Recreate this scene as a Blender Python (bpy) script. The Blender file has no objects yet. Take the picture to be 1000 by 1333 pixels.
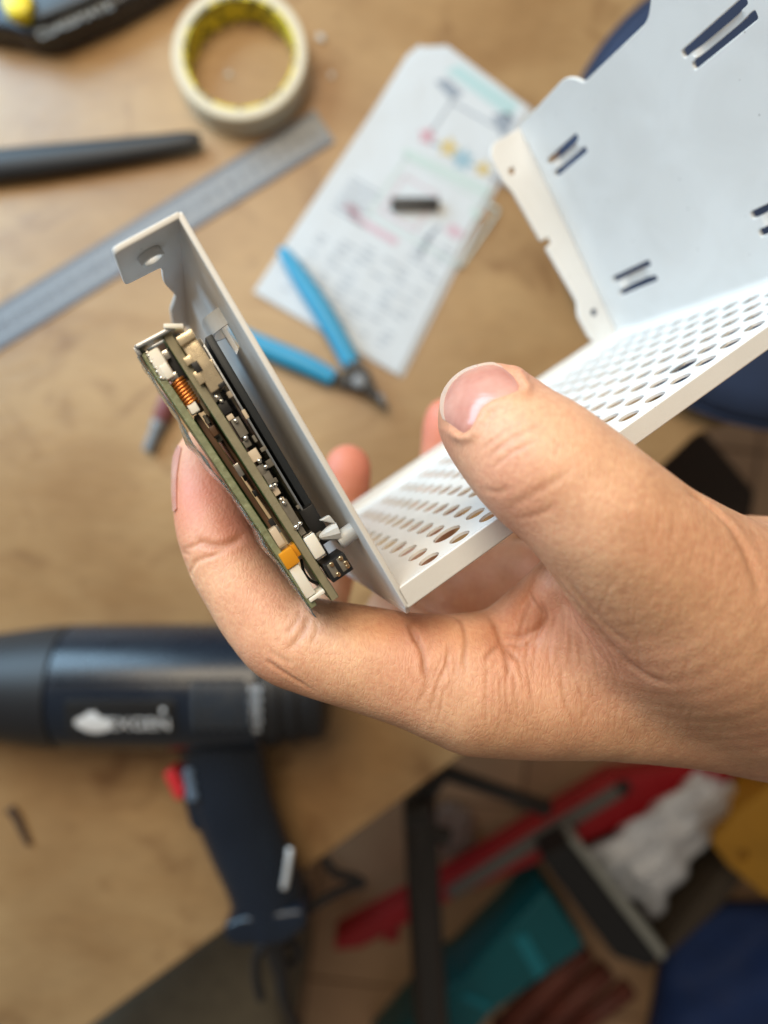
import bpy, bmesh, math, random
import numpy as np
from mathutils import Vector, Matrix
from mathutils.bvhtree import BVHTree

random.seed(7)
rng = np.random.default_rng(7)
SC = bpy.context.scene
COL = SC.collection

# ---------------------------------------------------------------- camera
H = 0.52                      # camera height above the table top
FPX = 900.0                   # focal length in photo pixels (photo 1000 px wide)
cd = bpy.data.cameras.new('camera')
cam = bpy.data.objects.new('camera', cd)
COL.objects.link(cam)
cam.location = (0, 0, H)
cam.rotation_euler = (0, 0, 0)
cd.sensor_fit = 'HORIZONTAL'
cd.sensor_width = 36.0
cd.lens = 36.0 * FPX / 1000.0
cd.clip_start = 0.005
cd.clip_end = 20.0
cd.dof.use_dof = True
cd.dof.focus_distance = 0.136
cd.dof.aperture_fstop = 9.5
cd.dof.aperture_blades = 0
SC.camera = cam

# ---------------------------------------------------------------- world + lamps (indoor, soft)
w = bpy.data.worlds.new('World')
SC.world = w
w.use_nodes = True
bg = w.node_tree.nodes['Background']
bg.inputs['Color'].default_value = (1.0, 0.88, 0.74, 1)
bg.inputs['Strength'].default_value = 0.15


def area_light(name, loc, target, size, power, color):
    ld = bpy.data.lights.new(name, 'AREA')
    ld.shape = 'RECTANGLE'
    ld.size, ld.size_y = size
    ld.energy = power
    ld.color = color
    o = bpy.data.objects.new(name, ld)
    COL.objects.link(o)
    o.location = loc
    o.rotation_euler = (Vector(target) - Vector(loc)).to_track_quat('-Z', 'Y').to_euler()
    return o


area_light('window_light', (-1.05, 0.85, 0.72), (0, 0, 0.33), (1.1, 0.8), 26, (0.50, 0.77, 1.0))
area_light('ceiling_light', (-0.20, 0.50, 1.02), (-0.12, 0.16, 0.1), (0.7, 0.6), 8.6, (1.0, 0.84, 0.62))

SC.view_settings.view_transform = 'Standard'
SC.view_settings.look = 'None'
SC.view_settings.exposure = 0.22
SC.view_settings.gamma = 1.0
SC.view_settings.use_curve_mapping = False
SC.cycles.max_bounces = 8
SC.cycles.use_denoising = True


# ================================================================ helpers
def P(u, v, d):
    """photo pixel at distance d below the camera -> world point (numpy)"""
    return np.array([(u - 500) / FPX * d, (666.5 - v) / FPX * d, H - d])


def ray(u, v):
    return np.array([(u - 500) / FPX, (666.5 - v) / FPX, -1.0])


CAMP = np.array([0.0, 0.0, H])


def T(u, v, h=0.0):
    """point on the table (or h above it)"""
    return P(u, v, H - h)


FZ = -0.56


def F(u, v, h=0.0):
    """point on the floor (or h above it)"""
    return P(u, v, H - FZ - h)


def tag(o, label=None, cat=None, group=None, kind=None):
    if label: o['label'] = label
    if cat: o['category'] = cat
    if group: o['group'] = group
    if kind: o['kind'] = kind
    return o


def empty(name, loc, label=None, cat=None, group=None):
    o = bpy.data.objects.new(name, None)
    COL.objects.link(o)
    o.location = [float(x) for x in loc]
    o.empty_display_size = 0.01
    tag(o, label, cat, group)
    return o


def link(name, me, mat=None, parent=None, smooth=True):
    o = bpy.data.objects.new(name, me)
    COL.objects.link(o)
    if mat is not None:
        me.materials.clear()
        me.materials.append(mat)
    if parent is not None:
        par_loc = Vector((0, 0, 0))
        p = parent
        while p is not None:
            par_loc += p.location
            p = p.parent
        o.parent = parent
        # meshes are authored in world space: undo the chain of parent offsets
        o.location = -par_loc
    if smooth and len(me.polygons):
        me.polygons.foreach_set('use_smooth', np.ones(len(me.polygons), bool))
    return o


def auto_smooth(o, ang=35):
    me = o.data
    bm = bmesh.new(); bm.from_mesh(me)
    a = math.radians(ang)
    for e in bm.edges:
        if len(e.link_faces) == 2 and e.calc_face_angle(0) > a:
            e.smooth = False
    bm.to_mesh(me); bm.free()
    return o


def mesh_from(verts, faces, name='m'):
    me = bpy.data.meshes.new(name)
    me.from_pydata([tuple(map(float, v)) for v in verts], [], [tuple(int(i) for i in f) for f in faces])
    me.validate()
    bm = bmesh.new(); bm.from_mesh(me)
    bmesh.ops.recalc_face_normals(bm, faces=bm.faces)
    bm.to_mesh(me); bm.free()
    me.update()
    return me


def bevel_mesh(me, width, seg=2, ang=30):
    bm = bmesh.new(); bm.from_mesh(me)
    es = [e for e in bm.edges if len(e.link_faces) == 2 and e.calc_face_angle(0) > math.radians(ang)]
    bmesh.ops.bevel(bm, geom=es, offset=width, segments=seg, affect='EDGES', profile=0.6, clamp_overlap=True)
    bm.to_mesh(me); bm.free()
    return me


def box_pts(c, ax, ay, az, hx, hy, hz):
    vs = []
    for sx in (-1, 1):
        for sy in (-1, 1):
            for sz in (-1, 1):
                vs.append(c + sx * hx * ax + sy * hy * ay + sz * hz * az)
    fs = [(0, 1, 3, 2), (4, 6, 7, 5), (0, 4, 5, 1), (2, 3, 7, 6), (0, 2, 6, 4), (1, 5, 7, 3)]
    return vs, fs


def obox(name, c, ax, ay, az, hx, hy, hz, mat, parent=None, bev=0.0, seg=2):
    """oriented box with bevelled edges"""
    vs, fs = box_pts(np.asarray(c, float), ax, ay, az, hx, hy, hz)
    me = mesh_from(vs, fs, name)
    if bev > 0: bevel_mesh(me, bev, seg)
    o = link(name, me, mat, parent)
    return auto_smooth(o, 40)


def sheet_mesh(outer, holes=(), thick=0.001, bevel=0.0, res=1):
    """2-D outlines (lists of (x, y)) with holes -> solid sheet mesh, z from -thick/2 to thick/2"""
    cu = bpy.data.curves.new('c', 'CURVE')
    cu.dimensions = '2D'
    cu.fill_mode = 'BOTH'
    cu.extrude = max(thick / 2 - bevel, 1e-6)
    cu.bevel_depth = bevel
    cu.bevel_resolution = res
    cu.offset = -bevel
    for lp in [outer] + list(holes):
        sp = cu.splines.new('POLY')
        sp.points.add(len(lp) - 1)
        sp.points.foreach_set('co', np.array([(x, y, 0, 1) for x, y in lp], float).ravel())
        sp.use_cyclic_u = True
    o = bpy.data.objects.new('c', cu)
    COL.objects.link(o)
    dg = bpy.context.evaluated_depsgraph_get()
    me = bpy.data.meshes.new_from_object(o.evaluated_get(dg))
    bpy.data.objects.remove(o)
    bpy.data.curves.remove(cu)
    bm = bmesh.new(); bm.from_mesh(me)
    bmesh.ops.remove_doubles(bm, verts=bm.verts, dist=1e-6)
    bm.to_mesh(me); bm.free()
    return me


def map_mesh(me, fn):
    n = len(me.vertices)
    co = np.empty(n * 3)
    me.vertices.foreach_get('co', co)
    co = co.reshape(-1, 3)
    co = fn(co)
    me.vertices.foreach_set('co', np.asarray(co, float).ravel())
    me.update()
    return me


def flip(me):
    me.flip_normals()
    return me


def circle(x, y, r, n=20, ph=0.0, ry=None):
    ry = r if ry is None else ry
    return [(x + r * math.cos(2 * math.pi * i / n + ph), y + ry * math.sin(2 * math.pi * i / n + ph)) for i in range(n)]


def stadium(x0, y0, x1, y1, r, n=6):
    """rounded slot from (x0,y0) to (x1,y1)"""
    a = math.atan2(y1 - y0, x1 - x0)
    out = []
    for i in range(n + 1):
        t = a - math.pi / 2 + math.pi * i / n
        out.append((x1 + r * math.cos(t), y1 + r * math.sin(t)))
    for i in range(n + 1):
        t = a + math.pi / 2 + math.pi * i / n
        out.append((x0 + r * math.cos(t), y0 + r * math.sin(t)))
    return out


def round_poly(pts, r, n=4):
    """round the corners of a polygon"""
    out = []
    m = len(pts)
    for i in range(m):
        p0 = np.array(pts[i - 1], float); p = np.array(pts[i], float); p1 = np.array(pts[(i + 1) % m], float)
        rr = r[i] if isinstance(r, (list, tuple)) else r
        d0 = p0 - p; d1 = p1 - p
        l0 = np.linalg.norm(d0); l1 = np.linalg.norm(d1)
        k = min(rr, l0 * 0.45, l1 * 0.45)
        a = p + d0 / l0 * k; b = p + d1 / l1 * k
        if k < 1e-6:
            out.append(tuple(p)); continue
        for j in range(n + 1):
            t = j / n
            q = (1 - t) ** 2 * a + 2 * t * (1 - t) * p + t * t * b
            out.append(tuple(q))
    return out


def spline(pts, n=6):
    """Catmull-Rom through rows of any dimension"""
    pts = np.asarray(pts, float)
    if len(pts) < 3:
        t = np.linspace(0, 1, n + 1)[:, None]
        return pts[0] * (1 - t) + pts[1] * t
    ext = np.vstack([2 * pts[0] - pts[1], pts, 2 * pts[-1] - pts[-2]])
    out = []
    for i in range(1, len(ext) - 2):
        p0, p1, p2, p3 = ext[i - 1], ext[i], ext[i + 1], ext[i + 2]
        for j in range(n):
            t = j / n
            out.append(0.5 * ((2 * p1) + (-p0 + p2) * t + (2 * p0 - 5 * p1 + 4 * p2 - p3) * t * t + (-p0 + 3 * p1 - 3 * p2 + p3) * t ** 3))
    out.append(ext[-2])
    return np.array(out)


def tube_mesh(path, rad, n=12, flat=1.0, up=(0, 0, 1), cap=True):
    """tube along path; rad scalar or per-point; flat scales the 'up' direction"""
    path = np.asarray(path, float)
    m = len(path)
    rad = np.full(m, rad) if np.isscalar(rad) else np.asarray(rad, float)
    flat = np.full(m, flat) if np.isscalar(flat) else np.asarray(flat, float)
    tang = np.gradient(path, axis=0)
    tang /= np.linalg.norm(tang, axis=1)[:, None] + 1e-12
    upv = np.array(up, float)
    vs, fs = [], []
    for i in range(m):
        s = np.cross(tang[i], upv)
        if np.linalg.norm(s) < 1e-4:
            s = np.cross(tang[i], np.array([1.0, 0.1, 0]))
        s /= np.linalg.norm(s)
        q = np.cross(s, tang[i])
        for j in range(n):
            a = 2 * math.pi * j / n
            vs.append(path[i] + rad[i] * (math.cos(a) * s + flat[i] * math.sin(a) * q))
    for i in range(m - 1):
        for j in range(n):
            k = (j + 1) % n
            fs.append((i * n + j, i * n + k, (i + 1) * n + k, (i + 1) * n + j))
    if cap:
        fs.append(tuple(range(n))[::-1])
        fs.append(tuple((m - 1) * n + j for j in range(n)))
    return mesh_from(vs, fs, 'tube')


def lathe_mesh(profile, origin, axis, n=32, ref=(0, 0, 1)):
    """profile: list of (distance along axis, radius)"""
    ax = np.array(axis, float); ax /= np.linalg.norm(ax)
    r = np.array(ref, float)
    if abs(r @ ax) > 0.95: r = np.array([1.0, 0, 0])
    s = np.cross(ax, r); s /= np.linalg.norm(s)
    q = np.cross(s, ax)
    vs, fs = [], []
    for t, rr in profile:
        for j in range(n):
            a = 2 * math.pi * j / n
            vs.append(np.asarray(origin, float) + ax * t + rr * (math.cos(a) * s + math.sin(a) * q))
    m = len(profile)
    for i in range(m - 1):
        for j in range(n):
            k = (j + 1) % n
            fs.append((i * n + j, i * n + k, (i + 1) * n + k, (i + 1) * n + j))
    fs.append(tuple(range(n))[::-1])
    fs.append(tuple((m - 1) * n + j for j in range(n)))
    return mesh_from(vs, fs, 'lathe')


def outline_solid(name, pts, z0, z1, mat, parent=None, bevel=0.0, res=2, smooth=True):
    """world XY outline extruded from z0 to z1"""
    me = sheet_mesh(pts, (), abs(z1 - z0), bevel, res)
    zc = (z0 + z1) / 2
    map_mesh(me, lambda c: c + np.array([0, 0, zc]))
    o = link(name, me, mat, parent, smooth)
    return auto_smooth(o, 35)


# ================================================================ materials
def new_mat(name):
    m = bpy.data.materials.new(name)
    m.use_nodes = True
    nt = m.node_tree
    return m, nt, nt.nodes['Principled BSDF']


def simple(name, col, rough=0.5, metal=0.0, spec=0.5, bump=0.0, bscale=400, var=0.0, vscale=60, trans=0.0, coat=0.0, alpha=1.0, sss=0.0):
    m, nt, b = new_mat(name)
    b.inputs['Base Color'].default_value = (*col, 1)
    b.inputs['Roughness'].default_value = rough
    b.inputs['Metallic'].default_value = metal
    b.inputs['Specular IOR Level'].default_value = spec
    b.inputs['Transmission Weight'].default_value = trans
    b.inputs['Coat Weight'].default_value = coat
    b.inputs['Alpha'].default_value = alpha
    if sss:
        b.inputs['Subsurface Weight'].default_value = sss
        b.inputs['Subsurface Radius'].default_value = (1, 0.7, 0.5)
        b.inputs['Subsurface Scale'].default_value = 0.001
    tc = nt.nodes.new('ShaderNodeTexCoord')
    if var > 0:
        n = nt.nodes.new('ShaderNodeTexNoise')
        n.inputs['Scale'].default_value = vscale
        n.inputs['Detail'].default_value = 4
        nt.links.new(tc.outputs['Object'], n.inputs['Vector'])
        mx = nt.nodes.new('ShaderNodeMix'); mx.data_type = 'RGBA'
        mx.inputs[6].default_value = (*[max(0, c * (1 - var)) for c in col], 1)
        mx.inputs[7].default_value = (*[min(1, c * (1 + var)) for c in col], 1)
        nt.links.new(n.outputs['Fac'], mx.inputs[0])
        nt.links.new(mx.outputs[2], b.inputs['Base Color'])
        mr = nt.nodes.new('ShaderNodeMapRange')
        mr.inputs[3].default_value = max(0.02, rough - 0.12)
        mr.inputs[4].default_value = min(1, rough + 0.12)
        nt.links.new(n.outputs['Fac'], mr.inputs[0])
        nt.links.new(mr.outputs[0], b.inputs['Roughness'])
    if bump > 0:
        n2 = nt.nodes.new('ShaderNodeTexNoise')
        n2.inputs['Scale'].default_value = bscale
        n2.inputs['Detail'].default_value = 5
        nt.links.new(tc.outputs['Object'], n2.inputs['Vector'])
        bp = nt.nodes.new('ShaderNodeBump')
        bp.inputs['Strength'].default_value = 1.0
        bp.inputs['Distance'].default_value = bump
        nt.links.new(n2.outputs['Fac'], bp.inputs['Height'])
        nt.links.new(bp.outputs['Normal'], b.inputs['Normal'])
    return m


def wood_material():
    m, nt, b = new_mat('table_wood')
    tc = nt.nodes.new('ShaderNodeTexCoord')
    mp = nt.nodes.new('ShaderNodeMapping')
    mp.inputs['Rotation'].default_value = (0, 0, math.radians(38))
    mp.inputs['Scale'].default_value = (1.0, 3.0, 1.0)
    nt.links.new(tc.outputs['Object'], mp.inputs['Vector'])
    n1 = nt.nodes.new('ShaderNodeTexNoise'); n1.inputs['Scale'].default_value = 6; n1.inputs['Detail'].default_value = 4; n1.inputs['Distortion'].default_value = 0.7
    n2 = nt.nodes.new('ShaderNodeTexNoise'); n2.inputs['Scale'].default_value = 7; n2.inputs['Detail'].default_value = 4
    n3 = nt.nodes.new('ShaderNodeTexNoise'); n3.inputs['Scale'].default_value = 60; n3.inputs['Detail'].default_value = 6
    nt.links.new(mp.outputs[0], n1.inputs['Vector'])
    nt.links.new(tc.outputs['Object'], n2.inputs['Vector'])
    nt.links.new(mp.outputs[0], n3.inputs['Vector'])
    r1 = nt.nodes.new('ShaderNodeValToRGB')
    r1.color_ramp.elements[0].position = 0.22; r1.color_ramp.elements[0].color = (0.36, 0.205, 0.085, 1)
    r1.color_ramp.elements[1].position = 0.7; r1.color_ramp.elements[1].color = (0.48, 0.31, 0.15, 1)
    nt.links.new(n1.outputs['Fac'], r1.inputs['Fac'])
    r2 = nt.nodes.new('ShaderNodeValToRGB')
    r2.color_ramp.elements[0].position = 0.35; r2.color_ramp.elements[0].color = (0.62, 0.55, 0.5, 1)
    r2.color_ramp.elements[1].position = 0.65; r2.color_ramp.elements[1].color = (1, 1, 1, 1)
    nt.links.new(n2.outputs['Fac'], r2.inputs['Fac'])
    mx = nt.nodes.new('ShaderNodeMix'); mx.data_type = 'RGBA'; mx.blend_type = 'MULTIPLY'
    mx.inputs[0].default_value = 0.75
    nt.links.new(r1.outputs[0], mx.inputs[6]); nt.links.new(r2.outputs[0], mx.inputs[7])
    mx2 = nt.nodes.new('ShaderNodeMix'); mx2.data_type = 'RGBA'; mx2.blend_type = 'OVERLAY'
    mx2.inputs[0].default_value = 0.15
    nt.links.new(mx.outputs[2], mx2.inputs[6]); nt.links.new(n3.outputs['Fac'], mx2.inputs[7])
    n5 = nt.nodes.new('ShaderNodeTexNoise'); n5.inputs['Scale'].default_value = 16; n5.inputs['Detail'].default_value = 5; n5.inputs['Distortion'].default_value = 1.2
    nt.links.new(tc.outputs['Object'], n5.inputs['Vector'])
    r5 = nt.nodes.new('ShaderNodeValToRGB')
    r5.color_ramp.elements[0].position = 0.58; r5.color_ramp.elements[0].color = (1, 1, 1, 1)
    r5.color_ramp.elements[1].position = 0.72; r5.color_ramp.elements[1].color = (0.55, 0.46, 0.40, 1)
    nt.links.new(n5.outputs['Fac'], r5.inputs['Fac'])
    mx5 = nt.nodes.new('ShaderNodeMix'); mx5.data_type = 'RGBA'; mx5.blend_type = 'MULTIPLY'; mx5.inputs[0].default_value = 0.8
    nt.links.new(mx2.outputs[2], mx5.inputs[6]); nt.links.new(r5.outputs[0], mx5.inputs[7])
    nt.links.new(mx5.outputs[2], b.inputs['Base Color'])
    mr = nt.nodes.new('ShaderNodeMapRange')
    mr.inputs[3].default_value = 0.26; mr.inputs[4].default_value = 0.5
    nt.links.new(n2.outputs['Fac'], mr.inputs[0])
    nt.links.new(mr.outputs[0], b.inputs['Roughness'])
    bp = nt.nodes.new('ShaderNodeBump'); bp.inputs['Distance'].default_value = 0.0004
    nt.links.new(n3.outputs['Fac'], bp.inputs['Height']); nt.links.new(bp.outputs[0], b.inputs['Normal'])
    return m


def tile_material():
    m, nt, b = new_mat('floor_tile')
    tc = nt.nodes.new('ShaderNodeTexCoord')
    oi = nt.nodes.new('ShaderNodeObjectInfo')
    n1 = nt.nodes.new('ShaderNodeTexNoise'); n1.inputs['Scale'].default_value = 5; n1.inputs['Detail'].default_value = 7
    nt.links.new(tc.outputs['Object'], n1.inputs['Vector'])
    r1 = nt.nodes.new('ShaderNodeValToRGB')
    r1.color_ramp.elements[0].position = 0.3; r1.color_ramp.elements[0].color = (0.42, 0.25, 0.145, 1)
    r1.color_ramp.elements[1].position = 0.72; r1.color_ramp.elements[1].color = (0.60, 0.385, 0.23, 1)
    nt.links.new(n1.outputs['Fac'], r1.inputs['Fac'])
    nt.links.new(r1.outputs[0], b.inputs['Base Color'])
    b.inputs['Roughness'].default_value = 0.4
    return m


def skin_material():
    m, nt, b = new_mat('skin')
    L = nt.links.new
    tc = nt.nodes.new('ShaderNodeTexCoord')
    at = nt.nodes.new('ShaderNodeAttribute'); at.attribute_name = 'flush'
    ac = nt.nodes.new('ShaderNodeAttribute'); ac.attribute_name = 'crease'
    n1 = nt.nodes.new('ShaderNodeTexNoise'); n1.inputs['Scale'].default_value = 110; n1.inputs['Detail'].default_value = 6; n1.inputs['Roughness'].default_value = 0.6
    n2 = nt.nodes.new('ShaderNodeTexNoise'); n2.inputs['Scale'].default_value = 900; n2.inputs['Detail'].default_value = 3
    L(tc.outputs['Object'], n1.inputs['Vector']); L(tc.outputs['Object'], n2.inputs['Vector'])
    base = nt.nodes.new('ShaderNodeMix'); base.data_type = 'RGBA'
    base.inputs[6].default_value = (0.58, 0.305, 0.180, 1)
    base.inputs[7].default_value = (0.76, 0.455, 0.275, 1)
    mr = nt.nodes.new('ShaderNodeMapRange'); mr.inputs[1].default_value = 0.25; mr.inputs[2].default_value = 0.75
    L(n1.outputs['Fac'], mr.inputs[0]); L(mr.outputs[0], base.inputs[0])
    n4 = nt.nodes.new('ShaderNodeTexNoise'); n4.inputs['Scale'].default_value = 55; n4.inputs['Detail'].default_value = 5
    L(tc.outputs['Object'], n4.inputs['Vector'])
    m4 = nt.nodes.new('ShaderNodeMapRange'); m4.inputs[1].default_value = 0.42; m4.inputs[2].default_value = 0.72; m4.inputs[4].default_value = 0.42
    L(n4.outputs['Fac'], m4.inputs[0])
    red = nt.nodes.new('ShaderNodeMix'); red.data_type = 'RGBA'
    red.inputs[7].default_value = (0.62, 0.25, 0.165, 1)
    L(m4.outputs[0], red.inputs[0]); L(base.outputs[2], red.inputs[6])
    mot = nt.nodes.new('ShaderNodeMix'); mot.data_type = 'RGBA'; mot.blend_type = 'OVERLAY'
    mot.inputs[0].default_value = 0.3
    L(red.outputs[2], mot.inputs[6]); L(n2.outputs['Fac'], mot.inputs[7])
    fl = nt.nodes.new('ShaderNodeMix'); fl.data_type = 'RGBA'
    fl.inputs[7].default_value = (0.60, 0.19, 0.125, 1)
    L(at.outputs['Fac'], fl.inputs[0]); L(mot.outputs[2], fl.inputs[6])
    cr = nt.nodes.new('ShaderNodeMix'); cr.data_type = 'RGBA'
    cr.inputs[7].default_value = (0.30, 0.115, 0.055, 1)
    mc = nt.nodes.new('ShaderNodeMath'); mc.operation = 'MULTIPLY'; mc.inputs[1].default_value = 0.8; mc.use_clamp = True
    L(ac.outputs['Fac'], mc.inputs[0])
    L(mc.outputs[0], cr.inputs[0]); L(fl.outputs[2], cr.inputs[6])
    L(cr.outputs[2], b.inputs['Base Color'])
    b.inputs['Subsurface Weight'].default_value = 0.22
    b.inputs['Subsurface Radius'].default_value = (1.0, 0.4, 0.22)
    b.inputs['Subsurface Scale'].default_value = 0.0022
    b.inputs['Specular IOR Level'].default_value = 0.42
    mrr = nt.nodes.new('ShaderNodeMapRange'); mrr.inputs[3].default_value = 0.38; mrr.inputs[4].default_value = 0.62
    L(n1.outputs['Fac'], mrr.inputs[0]); L(mrr.outputs[0], b.inputs['Roughness'])
    # fine skin lines: stretched cells + fine grain
    mp = nt.nodes.new('ShaderNodeMapping'); mp.inputs['Rotation'].default_value = (0.3, 0.2, 0.35); mp.inputs['Scale'].default_value = (1.0, 0.38, 0.8)
    L(tc.outputs['Object'], mp.inputs['Vector'])
    nw = nt.nodes.new('ShaderNodeTexNoise'); nw.inputs['Scale'].default_value = 260; nw.inputs['Detail'].default_value = 2
    L(tc.outputs['Object'], nw.inputs['Vector'])
    wm = nt.nodes.new('ShaderNodeMix'); wm.data_type = 'RGBA'; wm.blend_type = 'LINEAR_LIGHT'; wm.inputs[0].default_value = 0.0012
    L(mp.outputs[0], wm.inputs[6]); L(nw.outputs['Color'], wm.inputs[7])
    vo = nt.nodes.new('ShaderNodeTexVoronoi'); vo.feature = 'DISTANCE_TO_EDGE'; vo.inputs['Scale'].default_value = 1150
    L(wm.outputs[2], vo.inputs['Vector'])
    vr = nt.nodes.new('ShaderNodeMapRange'); vr.inputs[1].default_value = 0.0; vr.inputs[2].default_value = 0.22
    L(vo.outputs['Distance'], vr.inputs[0])
    bp1 = nt.nodes.new('ShaderNodeBump'); bp1.inputs['Distance'].default_value = 0.00006; bp1.inputs['Strength'].default_value = 0.58
    L(vr.outputs[0], bp1.inputs['Height'])
    bp2 = nt.nodes.new('ShaderNodeBump'); bp2.inputs['Distance'].default_value = 0.00012; bp2.inputs['Strength'].default_value = 0.5
    L(n2.outputs['Fac'], bp2.inputs['Height']); L(bp1.outputs[0], bp2.inputs['Normal'])
    L(bp2.outputs[0], b.inputs['Normal'])
    return m


M = {}
M['wood'] = wood_material()
M['tile'] = tile_material()
M['grout'] = simple('grout', (0.20, 0.13, 0.085), 0.8)
M['skin'] = skin_material()


def paint_material():
    """powder coat with faint smudges, specks and fine texture"""
    m, nt, b = new_mat('white_powder_coat')
    L = nt.links.new
    tc = nt.nodes.new('ShaderNodeTexCoord')
    sm = nt.nodes.new('ShaderNodeTexNoise'); sm.inputs['Scale'].default_value = 45; sm.inputs['Detail'].default_value = 7; sm.inputs['Distortion'].default_value = 0.6
    sp = nt.nodes.new('ShaderNodeTexVoronoi'); sp.inputs['Scale'].default_value = 190
    fi = nt.nodes.new('ShaderNodeTexNoise'); fi.inputs['Scale'].default_value = 2600; fi.inputs['Detail'].default_value = 3
    for n in (sm, sp, fi): L(tc.outputs['Object'], n.inputs['Vector'])
    r = nt.nodes.new('ShaderNodeValToRGB')
    r.color_ramp.elements[0].position = 0.25; r.color_ramp.elements[0].color = (0.64, 0.635, 0.62, 1)
    r.color_ramp.elements[1].position = 0.6; r.color_ramp.elements[1].color = (0.71, 0.71, 0.70, 1)
    L(sm.outputs['Fac'], r.inputs[0])
    k = nt.nodes.new('ShaderNodeValToRGB')
    k.color_ramp.elements[0].position = 0.028; k.color_ramp.elements[0].color = (0.35, 0.32, 0.30, 1)
    k.color_ramp.elements[1].position = 0.055; k.color_ramp.elements[1].color = (1, 1, 1, 1)
    L(sp.outputs['Distance'], k.inputs[0])
    mx = nt.nodes.new('ShaderNodeMix'); mx.data_type = 'RGBA'; mx.blend_type = 'MULTIPLY'; mx.inputs[0].default_value = 0.7
    L(r.outputs[0], mx.inputs[6]); L(k.outputs[0], mx.inputs[7]); L(mx.outputs[2], b.inputs['Base Color'])
    mr = nt.nodes.new('ShaderNodeMapRange'); mr.inputs[3].default_value = 0.32; mr.inputs[4].default_value = 0.55
    L(sm.outputs['Fac'], mr.inputs[0]); L(mr.outputs[0], b.inputs['Roughness'])
    b.inputs['Specular IOR Level'].default_value = 0.4
    bp = nt.nodes.new('ShaderNodeBump'); bp.inputs['Distance'].default_value = 0.00003
    L(fi.outputs['Fac'], bp.inputs['Height']); L(bp.outputs[0], b.inputs['Normal'])
    return m


M['white_paint'] = paint_material()
M['edge_steel'] = simple('zinc_edge', (0.55, 0.56, 0.56), 0.35, metal=0.9)
M['pcb_edge'] = simple('board_edge', (0.24, 0.215, 0.14), 0.6, var=0.25, vscale=500, bump=0.00005, bscale=3000)
M['pcb_green'] = simple('board_green', (0.05, 0.12, 0.035), 0.35, var=0.4, vscale=300)
M['pcb_green_edge'] = simple('board_edge_green', (0.23, 0.25, 0.15), 0.4, var=0.45, vscale=700, bump=0.0002, bscale=900)
M['pcb_brown'] = simple('board_brown', (0.10, 0.05, 0.025), 0.4, var=0.7, vscale=160)
M['film'] = simple('clear_film', (0.90, 0.92, 0.87), 0.08, trans=0.9, bump=0.0003, bscale=260)
M['film'].node_tree.nodes['Principled BSDF'].inputs['IOR'].default_value = 1.2
M['black_plastic'] = simple('black_plastic', (0.012, 0.012, 0.013), 0.4)
M['grey_chip'] = simple('grey_component', (0.16, 0.145, 0.12), 0.45, var=0.3, vscale=800)
M['beige_ceramic'] = simple('beige_component', (0.62, 0.52, 0.40), 0.4)
M['white_plastic'] = simple('white_plastic', (0.82, 0.80, 0.74), 0.4, sss=0.2)
M['gold'] = simple('gold_pin', (0.83, 0.53, 0.27), 0.25, metal=1.0)
M['solder'] = simple('solder', (0.72, 0.68, 0.62), 0.25, metal=1.0)
M['shield'] = simple('connector_shield', (0.82, 0.68, 0.47), 0.28, metal=0.75, var=0.12, vscale=400, bump=0.00002, bscale=700)
M['copper'] = simple('copper_wire', (0.80, 0.30, 0.08), 0.3, metal=0.85)
M['kapton'] = simple('amber_tape', (0.85, 0.36, 0.02), 0.25, trans=0.2)
M['dark_metal'] = simple('dark_metal', (0.035, 0.040, 0.046), 0.38, metal=0.3)
M['grey_metal'] = simple('grey_metal', (0.46, 0.48, 0.50), 0.35, metal=0.85, bump=0.00003, bscale=1500)


def nail_material():
    m, nt, b = new_mat('fingernail')
    L = nt.links.new
    tc = nt.nodes.new('ShaderNodeTexCoord')
    mp = nt.nodes.new('ShaderNodeMapping'); mp.inputs['Rotation'].default_value = (0, 0, math.radians(42)); mp.inputs['Scale'].default_value = (180, 1500, 180)
    L(tc.outputs['Object'], mp.inputs['Vector'])
    n = nt.nodes.new('ShaderNodeTexNoise'); n.inputs['Scale'].default_value = 1.0; n.inputs['Detail'].default_value = 4
    L(mp.outputs[0], n.inputs['Vector'])
    n2 = nt.nodes.new('ShaderNodeTexNoise'); n2.inputs['Scale'].default_value = 170; n2.inputs['Detail'].default_value = 3
    L(tc.outputs['Object'], n2.inputs['Vector'])
    r = nt.nodes.new('ShaderNodeValToRGB')
    r.color_ramp.elements[0].position = 0.3; r.color_ramp.elements[0].color = (0.50, 0.22, 0.175, 1)
    r.color_ramp.elements[1].position = 0.7; r.color_ramp.elements[1].color = (0.62, 0.34, 0.28, 1)
    L(n2.outputs['Fac'], r.inputs[0]); L(r.outputs[0], b.inputs['Base Color'])
    bp = nt.nodes.new('ShaderNodeBump'); bp.inputs['Distance'].default_value = 0.00006; bp.inputs['Strength'].default_value = 0.8
    L(n.outputs['Fac'], bp.inputs['Height']); L(bp.outputs[0], b.inputs['Normal'])
    b.inputs['Roughness'].default_value = 0.22
    b.inputs['Subsurface Weight'].default_value = 0.2
    b.inputs['Subsurface Radius'].default_value = (1, 0.5, 0.4)
    b.inputs['Subsurface Scale'].default_value = 0.001
    return m


M['nail'] = nail_material()
M['nail_edge'] = simple('fingernail_edge', (0.64, 0.46, 0.37), 0.3, spec=0.5, sss=0.3)


# ================================================================ the metal case frame of reference
D = ray(261, 615); D /= np.linalg.norm(D)                       # into the case, away from the camera
_r0, _r1 = ray(530, 795), ray(940, 500)
E2 = (_r0 @ D) / (_r1 @ D) * _r1 - _r0; E2 /= np.linalg.norm(E2)  # along the perforated wall
O = P(530, 795, 0.130)                                            # near bottom corner
E1 = P(233, 285, 0.1156) - O; E1 /= np.linalg.norm(E1)            # up the end plate
MK = np.stack([E1, E2, D], 1)


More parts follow.
